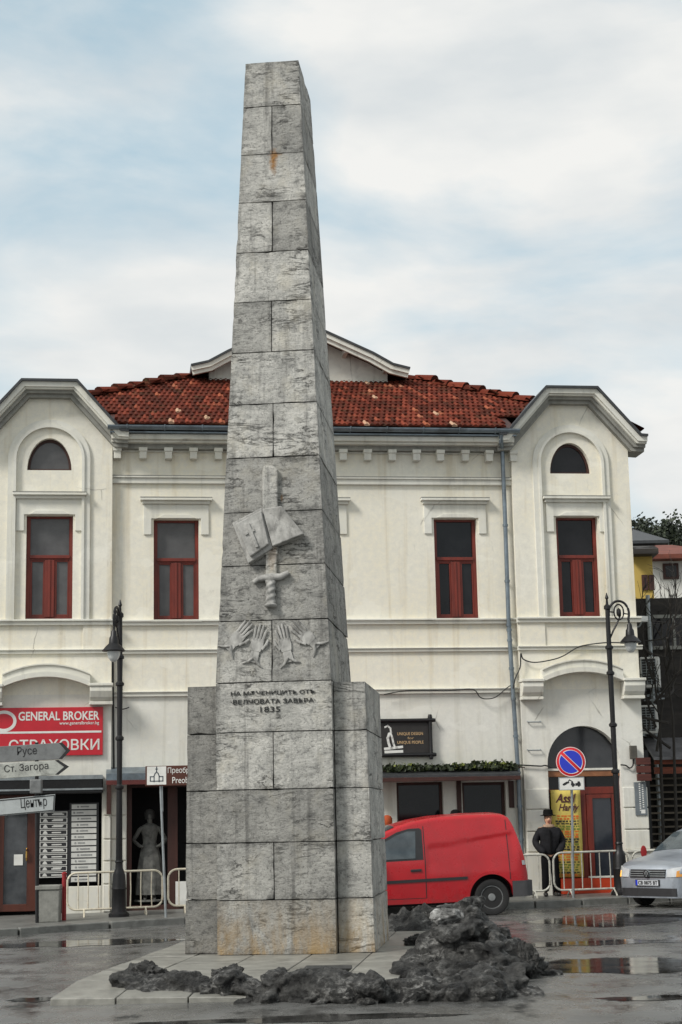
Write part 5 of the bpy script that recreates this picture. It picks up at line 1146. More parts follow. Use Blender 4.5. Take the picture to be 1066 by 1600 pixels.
# ---- silver car
ang = RD(47); nose = at(1012, 1366, 31.7); nose.z = rz(nose.x)
MC = Matrix.Translation(nose) @ Matrix.Rotation(pi/2-ang, 4, 'Z')
car = thing('silver_car', 'silver hatchback with its nose towards the camera at the right edge', 'car', M=MC)
ctop = [(0, .56), (.03, .66), (.10, .74), (.3, .81), (.6, .87), (1.08, .94), (1.2, .98), (1.8, 1.36), (2.1, 1.45), (2.8, 1.46), (3.3, 1.41), (3.55, 1.3), (3.75, 1.0), (3.85, .8), (3.9, .55)]
C_ = Car(MC, 3.9, .825, ctop, .19, (.80, 3.26), .30, .82, .22, (.62, .62), (.35, .7), None, .05)
C_.Hm = 1.46; C_.body('body', M_silver, car)
for sg in (-1, 1):
    for wx in C_.wheels: C_.wheel(car, wx, sg)
    m = MB(MC); C_.patch(m, [(1.3, .95), (3.1, .98), (2.95, 1.33), (2.2, 1.36), (1.85, 1.3)], .004, .01, sg); m.build('side_window', M_autoglass, car, smooth=True)
m = MB(MC); m.box(.5, 3.5, -.68, .68, .16, .6); m.build('underbody', M_dark, car)
for wx in C_.wheels:
    m = MB(MC); m.box(wx-.4, wx+.4, -.62, .62, .28, .7); m.build('wheel_well', M_dark, car)
m = MB(MC); A = []
for i in range(7):
    x = 1.22+(1.78-1.22)*i/6; w = C_.sy(x, C_.zt(x)-.09)-.05; A.append([m.v((x, w*(k/4-1), C_.zt(x)+C_.crown*(1-(k/4-1)**2)+.006)) for k in range(9)])
for P_, Q_ in zip(A, A[1:]):
    for k in range(8): m.face([P_[k], P_[k+1], Q_[k+1], Q_[k]])
m.build('windscreen', M_autoglass, car, smooth=True)
def nose_x(y):                                             # where the rounded nose lies at lateral offset y
    lo, hi = 0.0, .7
    for _ in range(30):
        mid = (lo+hi)/2
        if C_.hwx(mid)-.01 < abs(y): lo = mid
        else: hi = mid
    return lo
def npatch(m, y0, y1, z0, z1, off, th=.02, n=14, skew=0, z0b=None, z1b=None):
    A = []
    for i in range(n+1):
        y = y0+(y1-y0)*i/n; x = nose_x(y)-off; t = i/n; a = z0+((z0b if z0b is not None else z0)-z0)*t; b = z1+((z1b if z1b is not None else z1)-z1)*t
        A.append([m.v((x, y, a)), m.v((x+skew, y, b)), m.v((x+th+skew, y, b)), m.v((x+th, y, a))])
    for P_, Q_ in zip(A, A[1:]):
        for k in range(4): m.face([P_[k], P_[(k+1) % 4], Q_[(k+1) % 4], Q_[k]])
    m.face(A[0]); m.face(A[-1][::-1])
m = MB(MC); npatch(m, -.40, .40, .545, .70, .012, .06, skew=.03); gr = m.build('grille', M_plastic, car)
for z in (.575, .615, .655):
    m = MB(MC); npatch(m, -.40, .40, z, z+.016, .022, .02); m.build('grille_bar', M_galv, gr)
m = MB(MC); nx = nose_x(0)-.035; m.lathe((nx, 0, .625), [(.066, -.008), (.066, .015)], 24, 'X'); em = m.build('emblem', M_galv, gr)
m = MB(MC @ Matrix.Translation((nx-.009, 0, .625)) @ Matrix.Rotation(-pi/2, 4, 'Z'))
stroke(m, [(-.038, .04), (-.0, -.002+.005), (.038, .04)], .012, 0); stroke(m, [(-.05, .012), (-.024, -.044), (0, .0), (.024, -.044), (.05, .012)], .012, 0); m.plate(arc(0, 0, .066, 0, 345, 23), [arc(0, 0, .054, 0, 345, 23)], -.003, 0); m.build('letter_mark', M_ink, em)
for sg in (-1, 1):
    y0, y1 = sg*.43, sg*.74; m = MB(MC); npatch(m, y0, y1, .56, .70, .012, .10, 10, .04, .57, .76); hl_ = m.build('headlight', M_headl, car, smooth=True)
    m = MB(MC); npatch(m, sg*.63, sg*.745, .565, .67, .02, .05, 6, .03, .575, .70); m.build('indicator', lamp_mat('amber_lit_indicator', 'f0a040', 1.1) if sg > 0 else simple('amber_lens', 'c98a3a', .3, .1, 5, 0), hl_)
m = MB(MC); npatch(m, -.62, .62, .215, .36, .012, .06); m.build('lower_intake', M_plastic, car)
m = MB(MC); npatch(m, -.70, .70, .185, .21, .02, .06); m.build('bumper_lip', M_silver, car)
m = MB(MC); npatch(m, -.27, .27, .40, .515, .03, .03); pl = m.build('number_plate', M_ink, car)
m = MB(MC); npatch(m, -.255, .255, .41, .505, .034, .004); m.build('plate_face', simple('plate_white', 'b9bcc0', .4, .1, 5, 0), pl)
m = MB(MC); npatch(m, .215, .255, .41, .505, .038, .004); m.build('plate_band', M_bluesign, pl)
m = MB(MC @ Matrix.Translation((nose_x(0)-.036, 0, 0)) @ Matrix.Rotation(-pi/2, 4, 'Z')); m.text('CB 0875 BT', -.20, .24, .425, .492, -.002, bold=.02, ext=.002); m.build('lettering', M_ink, pl)
# ================================================================ PEOPLE
M_skin = simple('skin', 'c8987c', .6, .12, 12, 0); M_coat = simple('black_padded_coat', (.013, .013, .015), .8, .5, 9, .6, bs=12, spec=.2); M_trou = simple('black_trousers', (.007, .007, .008), .9, .3, 8, .3, spec=.1); M_hat = simple('black_felt_hat', (.008, .008, .008), .9, .3, 14, .2, spec=.1); M_shoe = simple('black_shoes', (.015, .014, .013), .45, .3, 9, .1)
def skin_obj(name, pts, edges, mat, parent, M, lv=1):
    bm = bmesh.new(); ly = bm.verts.layers.skin.verify(); X = WM[parent.name].inverted() @ M; vs = []
    for p, r in pts:
        v = bm.verts.new(X @ Vector(p)); v[ly].radius = r if hasattr(r, '__len__') else (r, r); vs.append(v)
    for a, b in edges: bm.edges.new((vs[a], vs[b]))
    vs[0][ly].use_root = True
    me = bpy.data.meshes.new(name); bm.to_mesh(me); bm.free(); me.materials.append(mat); o = bpy.data.objects.new(name, me); COL.objects.link(o); o.parent = parent; WM[o.name] = WM[parent.name]
    sk_ = o.modifiers.new('skin', 'SKIN'); sk_.use_smooth_shade = True; sb = o.modifiers.new('sub', 'SUBSURF'); sb.levels = sb.render_levels = lv+1
    return o
def person(loc, yaw, H, label, hat=True, coat=None, hatmat=None):
    t = thing('person', label, 'person', loc, yaw); s = H/1.72; X = WM[t.name] @ Matrix.Scale(s, 4)
    B = [((0, 0, .95), .13), ((0, .01, 1.15), (.14, .10)), ((0, .01, 1.34), (.16, .11)), ((0, .0, 1.46), .058), ((0, -.01, 1.53), .062), ((0, -.012, 1.61), (.078, .095)), ((0, -.0, 1.69), (.062, .075)),
         ((.09, 0, .86), .095), ((.10, -.01, .48), .06), ((.11, .02, .09), .03), ((.12, -.08, .04), .018), ((-.09, 0, .86), .095), ((-.10, -.01, .48), .06), ((-.11, .02, .09), .03), ((-.12, -.08, .04), .018),
         ((.185, .01, 1.385), .06), ((.30, .04, 1.12), .045), ((.19, -.14, .98), .034), ((.15, -.15, .93), (.02, .012)), ((-.185, .01, 1.385), .06), ((-.30, .04, 1.12), .045), ((-.19, -.14, .98), .034), ((-.15, -.15, .93), (.02, .012)),
         ((0, -.125, 1.595), .02), ((.082, .0, 1.61), (.012, .025)), ((-.082, .0, 1.61), (.012, .025))]
    E = [(0, 1), (1, 2), (2, 3), (3, 4), (4, 5), (5, 6), (0, 7), (7, 8), (8, 9), (9, 10), (0, 11), (11, 12), (12, 13), (13, 14), (2, 15), (15, 16), (16, 17), (17, 18), (2, 19), (19, 20), (20, 21), (21, 22), (5, 23), (5, 24), (5, 25)]
    skin_obj('body', B, E, M_skin, t, X)
    J = [((0, 0, .80), (.185, .15)), ((0, .01, 1.06), (.205, .155)), ((0, .01, 1.30), (.20, .15)), ((0, .01, 1.42), (.14, .12)), ((0, .015, 1.475), (.095, .095)), ((.205, .01, 1.35), .10), ((.30, .04, 1.12), .08), ((.205, -.14, .955), .075), ((-.205, .01, 1.35), .10), ((-.30, .04, 1.12), .08), ((-.205, -.14, .955), .075), ((.12, -.15, .89), .07), ((-.12, -.15, .89), .07)]
    skin_obj('jacket', J, [(0, 1), (1, 2), (2, 3), (3, 4), (2, 5), (5, 6), (6, 7), (2, 8), (8, 9), (9, 10), (7, 11), (10, 12)], coat or M_coat, t, X)
    for sg in (1, -1):
        skin_obj('trouser_leg', [((sg*.07, 0, .93), .13), ((sg*.10, -.01, .5), .092), ((sg*.115, .01, .08), .082)], [(0, 1), (1, 2)], M_trou, t, X)
        skin_obj('shoe', [((sg*.115, .06, .05), .052), ((sg*.125, -.06, .045), .05), ((sg*.14, -.19, .035), .042)], [(0, 1), (1, 2)], M_shoe, t, X)
    for sg in (1, -1):
        m = MB(X); m.lathe((sg*.032, -.088, 1.625), [(.003, -.012), (.017, -.005), (.017, .005), (.003, .012)], 8); m.build('eye', M_ink, t)
    m = MB(X); m.box(-.032, .032, -.104, -.085, 1.540, 1.556); m.build('mouth', simple('lips', '8a4a42', .6, .1, 5, 0), t)
    m = MB(X); m.lathe((0, .03, 1.60), [(.062, -.07), (.078, -.03), (.083, .03), (.08, .09)], 18); m.build('back_hair', simple('grey_brown_hair', '3b332c', .85, .3, 20, .2), t, smooth=True)
    m = MB(X)
    for k in range(4): m.lathe((.012, -.158, .95+.115*k), [(.001, -.012), (.012, -.004), (.012, .01)], 8, 'Y')
    m.tube([(0, -.14, .86), (0, -.163, 1.0), (0, -.160, 1.2), (0, -.140, 1.38)], .012, 6); m.build('coat_placket', M_hat, t)
    if hat:
        m = MB(X); m.lathe((0, .0, 1.685), [(.09, 0), (.155, -.012), (.165, -.004), (.16, .004), (.108, .016), (.104, .06), (.095, .115), (.06, .128), (.0, .118)], 24); m.build('hat', hatmat or M_hat, t, smooth=True)
    else:
        m = MB(X); m.lathe((0, .005, 1.62), [(.098, -.06), (.106, -.01), (.105, .05), (.085, .1), (.04, .125), (.0, .13)], 20); m.build('hair', hatmat or M_hat, t, smooth=True)
    m = MB(X); m.lathe((0, .0, 1.415), [(.10, 0), (.125, .03), (.115, .075), (.095, .08), (.085, .04)], 18); m.build('collar', simple('pale_fleece_collar', 'a58a74', .9, .2, 12, .3), t, smooth=True)
    return t
YP = 34.75; p = onw(862, 1405, YP); Hp = hgt(860, 1266, YP)/1.04
person(p, RD(4), Hp, 'person in black brimmed hat and padded black coat, hands in pockets, by the yellow banner')
p = onw(716, 1412, 34.4); person(p, RD(-70), hgt(716, 1264, 34.4)/1.02, 'person whose dark head shows just above the red van roof', hat=False)
M_ging = simple('ginger_hair', 'a2461c', .8, .25, 20, .3)
p = onw(608, 1416, 34.2); person(p, RD(-85), hgt(608, 1273, 34.2)/1.02, 'person whose ginger hair shows beside the monument above the red van cab', hat=False, hatmat=M_ging)
# ---- life size grey woman figure in the left doorway
M_statue = simple('grey_printed_figure', (.14, .14, .128), .7, .55, 7, .3, dirt=(.02, .02, .02), dirt_amt=.85)
u, w = fp(234, 1408, -.35); sc_ = (fp(234, 1266, -.35)[1]-w)/1.68
Mst = MF @ Matrix.Translation((u, .35, w)) @ Matrix.Scale(sc_, 4)
t = thing('woman_figure', 'life size grey figure of woman in long dress in the dark left doorway', 'statue', M=Mst)
m = MB(Mst); pr = [(.26, .12), (.25, .3), (.235, .55), (.2, .8), (.165, .98), (.125, 1.08), (.14, 1.2), (.17, 1.32), (.14, 1.4), (.06, 1.44)]
n = 30; R_ = []
for r, z in pr: R_.append([m.v((r*(1+.07*sin(9*2*pi*k/n+z*2)*(1 if z < .95 else .15))*cos(2*pi*k/n), .62*r*(1+.07*sin(9*2*pi*k/n+z*2)*(1 if z < .95 else .15))*sin(2*pi*k/n), z)) for k in range(n)])
for A, B in zip(R_, R_[1:]):
    for k in range(n): m.face([A[k], A[(k+1) % n], B[(k+1) % n], B[k]])
m.face(R_[0][::-1]); m.face(R_[-1]); m.build('dress', M_statue, t, smooth=True)
skin_obj('body', [((0, 0, 1.3), .08), ((0, 0, 1.43), .05), ((0, -.01, 1.5), .055), ((0, -.01, 1.58), (.072, .085)), ((0, 0, 1.65), .055), ((.17, 0, 1.35), .055), ((.31, .05, 1.12), .042), ((.19, -.1, 1.02), .034), ((.12, -.13, 1.0), (.03, .02)), ((-.17, 0, 1.35), .055), ((-.31, .05, 1.12), .042), ((-.19, -.1, 1.02), .034), ((-.12, -.13, 1.0), (.03, .02)), ((0, 0, .9), .08), ((.07, 0, .5), .05), ((.08, 0, .06), .04), ((.1, -.12, .03), .03), ((-.07, 0, .5), .05), ((-.08, 0, .06), .04), ((-.1, -.12, .03), .03), ((0, -.1, 1.57), .013)],
         [(0, 1), (1, 2), (2, 3), (3, 4), (0, 5), (5, 6), (6, 7), (7, 8), (0, 9), (9, 10), (10, 11), (11, 12), (0, 13), (13, 14), (14, 15), (15, 16), (13, 17), (17, 18), (18, 19), (3, 20)], M_statue, t, Mst)
m = MB(Mst); m.lathe((0, .015, 1.6), [(.085, -.09), (.1, -.02), (.098, .04), (.07, .09), (.0, .11)], 16); m.build('hair', simple('dark_grey_hair', (.03, .03, .028), .8, .3, 12, .2), t, smooth=True)
m = MB(Mst); m.lathe((0, 0, 0), [(.3, 0), (.3, .025), (.28, .03)], 20); m.build('base', M_statue, t)
# ================================================================ PLANTS
def leaf_mat(name, a, b):
    t = NT(name); gi = t.n.new('ShaderNodeNewGeometry'); t.base(t.mix(t.ramp(gi.outputs['Random Per Island'], (0, 0.0), (1, 1.0)), a, b)); t.set(Roughness=.6); return t.m
M_ivy = leaf_mat('ivy_leaf', '141d0f', '343f1e'); M_ivyy = leaf_mat('yellow_green_leaf', '3c481c', '7a8238')
def leaves(m, pts, size, rnd, spread, n):
    for p in pts:
        for _ in range(n):
            c = Vector(p)+Vector((rnd.gauss(0, spread[0]), rnd.gauss(0, spread[1]), rnd.gauss(0, spread[2]))); d = Vector((rnd.gauss(0, 1), rnd.gauss(0, 1), rnd.gauss(0, 1))).normalized(); e = d.orthogonal().normalized(); f = d.cross(e); s = size*rnd.uniform(.6, 1.3)
            m.face([m.v(c-e*s), m.v(c+f*s*.6), m.v(c+e*s), m.v(c-f*s*.6)])
rl = random.Random(21)
u0, wq = fp(600, 1203, .3); u1 = fp(806, 1203, .3)[0]
t = thing('ivy_planting', 'long low strip of ivy growing on top of the shop canopy above the van', 'plant', M=MF @ Matrix.Translation(((u0+u1)/2, -.3, wq)))
m = MB(MF); P = [(u0+(u1-u0)*rl.random(), -.32, wq+.02) for _ in range(210)]; P += [(u0+(u1-u0)*(.62+.34*rl.random()), -.32, wq+.06) for _ in range(60)]; leaves(m, P, .05, rl, (.06, .10, .032), 7); m.build('foliage', M_ivy, t, weld=False)
m = MB(MF); P = [(u0+(u1-u0)*rl.choice((.12, .15, .18, .55, .68, .72, .76, .8, .86, .9))+rl.gauss(0, .05), -.40, wq+.05) for _ in range(38)]; leaves(m, P, .048, rl, (.05, .05, .035), 5); m.build('pale_leaves', M_ivyy, t, weld=False)
m = MB(MF); 
for k in range(9): a = u0+(u1-u0)*k/9; m.tube([(a, -.3, wq-.03), (a+.25, -.34, wq+.02), (a+.5, -.3, wq+.0)], .012, 5)
m.build('stem', M_brownd, t)
# ================================================================ MELTING SNOW AND RUBBLE
def snow_mat(name, dark, mid, light, k):
    t = NT(name); n1 = t.noise(3.0, 9, .72, (1, 1, 1.5), .5); n2 = t.noise(26, 6, .8); n3 = t.noise(1.5, 7, .7, (1, 1, 2)); n4 = t.noise(9, 8, .75, (1, 1, 1.6), .3)
    col = t.mix(t.ramp(n1, (.40, 0.0), (.62, 1.0)), dark, mid)
    col = t.mix(t.ramp(n4, (.36, .9), (.50, 0.0)), col, dark)
    f = t.math('MULTIPLY', t.ramp(n4, (.50-k, 0.0), (.64-k, 1.0)), t.ramp(n3, (.46-k, 0.0), (.60-k, 1.0))); col = t.mix(f, col, light)
    col = t.mix(t.ramp(n2, (.36, .8), (.46, 0.0)), col, (.01, .0095, .009)); col = t.mix(t.ramp(n2, (.60, 0.0), (.70, .45)), col, mid)
    t.base(col); t.set(Roughness=t.ramp(n1, (.35, .3), (.6, .75))); t.b.inputs['Specular IOR Level'].default_value = .35; t.bump(t.math('ADD', t.math('ADD', n4, t.math('MULTIPLY', n2, .45)), t.math('MULTIPLY', n1, .8)), 1.0, .06); return t.m
M_snow = snow_mat('dirty_thawing_snow', (.010, .0098, .0093), (.10, .099, .094), (.36, .357, .34), 0.0)
M_snow2 = snow_mat('grey_slush_ice', (.06, .06, .057), (.30, .298, .285), (.60, .595, .575), .06)
def turb(p, f, o=5): return noise.turbulence(p*f, o, True, noise_basis='PERLIN_ORIGINAL')
def lump(c, r, sd, mat, label, grp, name='snow_lump', sharp=.5, rot=0, cuts=None):
    bm_ = bmesh.new(); bmesh.ops.create_icosphere(bm_, subdivisions=5, radius=1); m = MB(); m.b.free(); m.b = bm_
    rr_ = random.Random(sd); planes = [(Vector((rr_.gauss(0, 1), rr_.gauss(0, 1), rr_.gauss(0, .8))).normalized(), rr_.uniform(.62, .9)) for _ in range(cuts or 9)]
    for v in bm_.verts:
        p = v.co.copy(); k = 1
        for nn, d in planes:
            q = p.dot(nn)
            if q > d: k = min(k, d/q)
        p *= k; o_ = Vector((sd*3.3, sd, 0)); p *= 1+sharp*.5*(turb(p+o_, 1.5)-.55)+sharp*.22*(turb(p+o_, 6, 4)-.5)
        v.co = Vector((p.x*r[0], p.y*r[1], p.z*r[2]))
    bmesh.ops.transform(bm_, matrix=Matrix.Translation(c) @ Matrix.Rotation(rot, 4, 'Z'), verts=bm_.verts)
    return tag(m.build(name, mat, smooth=True), label, 'snow lump', grp)
def mound(name, label, cells, hfn, step, mat, cat):
    x0, x1, y0, y1 = cells; m = MB(); nx, ny = int((x1-x0)/step), int((y1-y0)/step); g = {}
    for i in range(nx+1):
        for j in range(ny+1):
            x, y = x0+i*step, y0+j*step; h = hfn(x, y); 
            if h > -.06:
                d = noise.noise_vector(Vector((x*4, y*4, 3)))*.05+noise.noise_vector(Vector((x*11, y*11, 9)))*.02
                g[i, j] = m.v((x+d.x, y+d.y, rz(x)+h+max(0, min(h, .1))*d.z))
    for (i, j) in list(g):
        q = [(i, j), (i+1, j), (i+1, j+1), (i, j+1)]
        if all(k in g for k in q): m.face([g[k] for k in q])
    return tag(m.build(name, mat, smooth=True), label, cat)
# large heap on the right of the paving
hc = gp(752, 1535); hx, hy = hc.x-.12, hc.y+.75
def heap(x, y):
    u, v = x-hx, y-hy
    def b(cx, cy, rx_, ry_, h, p=1.6): 
        d = ((u-cx)/rx_)**2+((v-cy)/ry_)**2; return h*max(0, 1-d)**(1/p) if d < 1 else -.1
    h = max(b(-.05, .1, .50, 1.05, .84, 1.0), b(.25, -.05, .55, .9, .60, 1.2), b(-.35, -.2, .45, .75, .40), b(.5, -.3, .30, .55, .34, 1.6), b(-.1, -.85, .85, .35, .20, 2))
    if h <= 0: return h
    t_ = turb(Vector((x, y, 1.3)), 1.6, 3); t2 = turb(Vector((x, y, 4.1)), 5.5, 4); rd = 1-abs(noise.noise(Vector((x*2.6, y*2.6, 7))))*1.6
    return h*(.72+.42*rd*.6+.28*t_)+.09*(t2-.5)-.02
def chunks(name, label, cat, specs, mat, vox=.02):
    m = MB(); bm_ = m.b
    for (c, r, sd) in specs:
        n0 = len(bm_.verts); bmesh.ops.create_icosphere(bm_, subdivisions=3, radius=1); bm_.verts.ensure_lookup_table(); rr_ = random.Random(sd)
        planes = [(Vector((rr_.gauss(0, 1), rr_.gauss(0, 1), rr_.gauss(0, .8))).normalized(), rr_.uniform(.55, .9)) for _ in range(9)]; rot = Matrix.Rotation(rr_.uniform(0, 6.28), 3, 'Z') @ Matrix.Rotation(rr_.gauss(0, .4), 3, 'X') @ Matrix.Rotation(rr_.gauss(0, .4), 3, 'Y'); o_ = Vector((sd*1.7, sd*.9, 0)); c = Vector(c)
        for v in list(bm_.verts)[n0:]:
            p = v.co.copy(); k = 1
            for nn, d in planes:
                q = p.dot(nn)
                if q > d: k = min(k, d/q)
            p *= k; p *= 1+.22*(turb(p+o_, 1.5, 3)-.5)
            v.co = c+rot @ Vector((p.x*r[0], p.y*r[1], p.z*r[2]))
    o = tag(m.build(name, mat, smooth=True), label, cat)
    q = o.modifiers.new('remesh', 'REMESH'); q.mode = 'VOXEL'; q.voxel_size = vox; q.use_smooth_shade = True
    q = o.modifiers.new('smooth', 'SMOOTH'); q.iterations = 1; q.factor = .4
    for nm, ns, st in (('clods', .13, .07), ('grit', .04, .035)):
        tx = bpy.data.textures.new(nm, 'CLOUDS'); tx.noise_scale = ns; tx.noise_depth = 3; q = o.modifiers.new(nm, 'DISPLACE'); q.texture = tx; q.strength = st; q.mid_level = .5
    return o
rh = random.Random(77); specs = []
for k in range(120):
    a, r = rh.uniform(0, 6.28), rh.random()**.6; x, y = hx-.02+cos(a)*r*.98, hy-.05+sin(a)*r*1.15; h = heap(x, y)
    if h < .02: continue
    s_ = rh.uniform(.09, .22); specs.append(((x, y, rz(x)+h-s_*.5), (s_*rh.uniform(1.0, 1.9), s_*rh.uniform(.7, 1.2), s_*rh.uniform(.35, .7)), k))
for k in range(60):
    a, r = rh.uniform(0, 6.28), rh.random()**.5; x, y = hx-.02+cos(a)*r*.8, hy-.05+sin(a)*r*1.0; h = heap(x, y)
    if h > .15: specs.append(((x, y, rz(x)+h*.35), (.22, .22, h*.5), 900+k))
chunks('snow_heap', 'large dark dirty snow heap piled at the right end of the monument paving', 'snow heap', specs, M_snow)
# low bank along the front edge of the paving
bp = [(gp(x, y).x, gp(x, y).y) for x, y in ((192, 1556), (250, 1560), (330, 1562), (430, 1564), (530, 1566), (640, 1563), (740, 1562), (830, 1552))]
def bank(x, y):
    best = -.1
    for k, (a, b) in enumerate(zip(bp, bp[1:])):
        dx, dy = b[0]-a[0], b[1]-a[1]; t_ = max(0, min(1, ((x-a[0])*dx+(y-a[1])*dy)/(dx*dx+dy*dy))); d = math.dist((x, y), (a[0]+dx*t_, a[1]+dy*t_))
        s = (k+t_)/7; w_ = .34+.10*sin(s*19)+.05*sin(s*41); 
        if d < w_: best = max(best, (.27+.10*sin(s*23+1)+.07*sin(s*51))*(1-(d/w_)**2)**.6)
    if best <= 0: return best
    return best*(.55+.75*turb(Vector((x, y, 2.2)), 2.6, 4))+.06*(turb(Vector((x, y, 5)), 8, 4)-.5)-.02
specs = []
for k in range(210):
    t_ = k/209*6.999; i = int(t_); f = t_-i; off_ = rh.gauss(0, .13); x, y = bp[i][0]+(bp[i+1][0]-bp[i][0])*f, bp[i][1]+(bp[i+1][1]-bp[i][1])*f+.12+off_; env = .92+.16*sin(k*.21)+.14*sin(k*.57+1)
    s_ = rh.uniform(.08, .18)*env*(1.25 if abs(off_) < .1 else .8); hh = max(0, .15-abs(off_)*.7)*env*rh.uniform(.5, 1.25)
    specs.append(((x, y, rz(x)+hh), (s_*rh.uniform(1.1, 2.2), s_*rh.uniform(.8, 1.3), s_*rh.uniform(.45, .85)), 300+k))
chunks('snow_bank', 'low ragged bank of black dirty snow along the front of the monument paving', 'snow bank', specs, M_snow)
# bank behind the paving, beside the van
b0, b1 = gp(612, 1462), gp(705, 1462)
def bank2(x, y):
    d = ((x-(b0.x+b1.x)/2)/(.75))**2+((y-b0.y-.25)/.7)**2
    return (.42*(1-d)**.6*(.6+.7*turb(Vector((x, y, 8)), 2.4, 4))-.02) if d < 1 else -.1
mound('snow_bank', 'dirty snow bank behind the monument in front of the van sill', (b0.x-.5, b1.x+.5, b0.y-.6, b0.y+1.1), bank2, .025, M_snow, 'snow bank')
def lumpat(px, py, r, sd, mat, label, up=0, **k):
    q = gp(px, py); lump((q.x, q.y, q.z+up), r, sd, mat, label, 'loose lumps of dirty snow', **k)
lumpat(225, 1552, (.27, .22, .24), 2, M_snow, 'round dark snow lump at the left end of the low snow bank', .10, sharp=.7)
lumpat(300, 1558, (.24, .16, .10), 3, M_snow2, 'flat grey speckled ice lump second from the left along the snow bank', .06, sharp=.7)
lumpat(360, 1552, (.26, .2, .22), 5, M_snow, 'tall dark snow lump under the left part of the inscription block', .12, sharp=.8)
lumpat(455, 1558, (.26, .16, .17), 7, M_snow, 'dark snow lump in the middle of the snow bank below the monument', .08, sharp=.8)
lumpat(550, 1562, (.34, .17, .12), 9, M_snow2, 'long grey ice lump in the bank right of the middle', .06, sharp=.7)
lumpat(640, 1560, (.22, .15, .10), 12, M_snow2, 'small grey ice lump between the middle and the large heap', .06, sharp=.7)
lumpat(822, 1528, (.20, .2, .26), 14, M_snow, 'upright dark snow lump at the right flank of the large heap', .14, sharp=.8)
q = at(700, 1436, 19.3); lump((q.x, q.y, q.z), (.22, .2, .16), 31, M_snow2, 'pale grey block of ice resting at the top left of the large heap', 'loose lumps of dirty snow', name='ice_block', sharp=.25, cuts=14, rot=.4)
q = gp(655, 1478, .1); lump((q.x, q.y, q.z+.05), (.22, .14, .10), 17, M_snow, 'small dark snow lump on the paving left of the large heap', 'loose lumps of dirty snow', sharp=.8)
def slabpiece(px, py, L, yaw, tilt, label, mat, sd):
    q = gp(px, py); M_ = Matrix.Translation((q.x, q.y, q.z+.2)) @ Matrix.Rotation(yaw, 4, 'Z') @ Matrix.Rotation(tilt, 4, 'X'); m = MB(M_); m.prism([(-L, -.02), (L*.8, -.05), (L, .03), (-L*.9, .05)], -.03, .02); return tag(m.build('broken_slab', mat, bevel=.01), label, 'rubble', 'broken slabs in the snow')
slabpiece(513, 1543, .27, .1, RD(50), 'dark broken slab edge sticking up behind the middle snow bank', simple('dark_broken_stone', (.04, .04, .038), .7, .4, 9, .4), 1)
# ================================================================ BEYOND THE RIGHT CORNER
def WB_(x, y, Y): q = at(x, y, Y); return q
YA = 37.2
# dark timber annex with stair
t = thing('timber_annex', 'dark timber side building with weatherboards and a steep stair right of the town house', 'building', WB_(1020, 1400, YA+.5))
M_darkwood = simple('dark_weathered_boards', (.022, .018, .015), .75, .45, 5, .3, st=(.3, 1, 2), dirt='4a443a', dirt_amt=.5)
a, b = WB_(1005, 1330, YA+1).x, WB_(1110, 1330, YA+1).x; z0 = -.1
m = MB(); m.box(a, b, YA+1.0, YA+5, z0, WB_(1010, 935, YA+1).z); m.build('wall', M_darkwood, t)
m = MB(); x0, x1 = WB_(1018, 1300, YA).x, b
k = 0; zt, zb_ = WB_(1030, 1212, YA).z, WB_(1030, 1400, YA).z
n = 17
for k in range(n): z = zb_+(zt-zb_)*k/n; y = YA+.2+.6*k/n; m.box(x0+.05, x1, y, y+.26, z+(zt-zb_)/n*.55, z+(zt-zb_)/n*.8)
m.build('stair_tread', simple('worn_grey_brown_tread', '5b5347', .75, .4, 5, .2, st=(.3, 1, 1)), t)
m = MB(); q0 = WB_(1014, 1330, YA-.2); m.box(q0.x-.07, q0.x+.09, YA-.25, YA-.1, z0, WB_(1014, 1172, YA-.2).z); m.build('post', M_black, t)
for yy in (1184, 1199):
    m = MB(); q0, q1 = WB_(1022, yy, YA-.1), WB_(1110, yy+10, YA-.1); m.box(q0.x, q1.x, YA-.13, YA-.05, q1.z+.02, q0.z); m.build('fascia_board', simple('orange_brown_board', '7a3a20', .6, .35, 6, .2, st=(.3, 1, 2)), t)
m = MB(); q0, q1 = WB_(1016, 1150, YA), WB_(1110, 1182, YA); A = [[m.v((x, y, z)) for y, z in ((YA-.3, q1.z), (YA+1, q0.z), (YA+1, q0.z-.06), (YA-.3, q1.z-.06))] for x in (q0.x, q1.x)]
m.face(A[0]); m.face(A[1][::-1])
for k in range(4): m.face([A[0][k], A[0][(k+1) % 4], A[1][(k+1) % 4], A[1][k]])
m.build('roof', simple('wet_slate_sheet', '6b6a6c', .4, .4, 5, .3), t)
def ac(x0, x1, y0, y1, label):
    Y = YA+.55; a, b = WB_(x0, y1, Y), WB_(x1, y0, Y); t = thing('air_conditioner', label, 'air conditioner', ((a.x+b.x)/2, Y, a.z), RD(-14), 'air conditioners on the side building'); X = WM[t.name]; w, h = (b.x-a.x)/2, b.z-a.z
    m = MB(X); m.box(-w, w, -.16, .16, 0, h); m.build('casing', M_white, t, bevel=.02)
    m = MB(X); m.box(-w*.82, w*.62, -.175, -.162, h*.1, h*.93); g_ = m.build('grille', M_plastic, t)
    m = MB(X)
    for k in range(9): z = h*(.13+.8*k/9); m.box(-w*.82, w*.62, -.188, -.1755, z, z+.012)
    for k in range(4): x = -w*.82+w*1.44*k/3; m.box(x-.008, x+.008, -.194, -.1885, h*.1, h*.93)
    m.build('grille_wire', M_galv, g_)
    for s in (-.7, .7): m = MB(X); m.box(w*s-.02, w*s+.02, -.2, .45, -.05, -.005); m.build('bracket', M_galv, t)
ac(1003, 1030, 1027, 1075, 'white air conditioner unit, upper of the two on the dark side building'); ac(1003, 1028.5, 1102, 1147, 'white air conditioner unit, lower of the two on the dark side building')
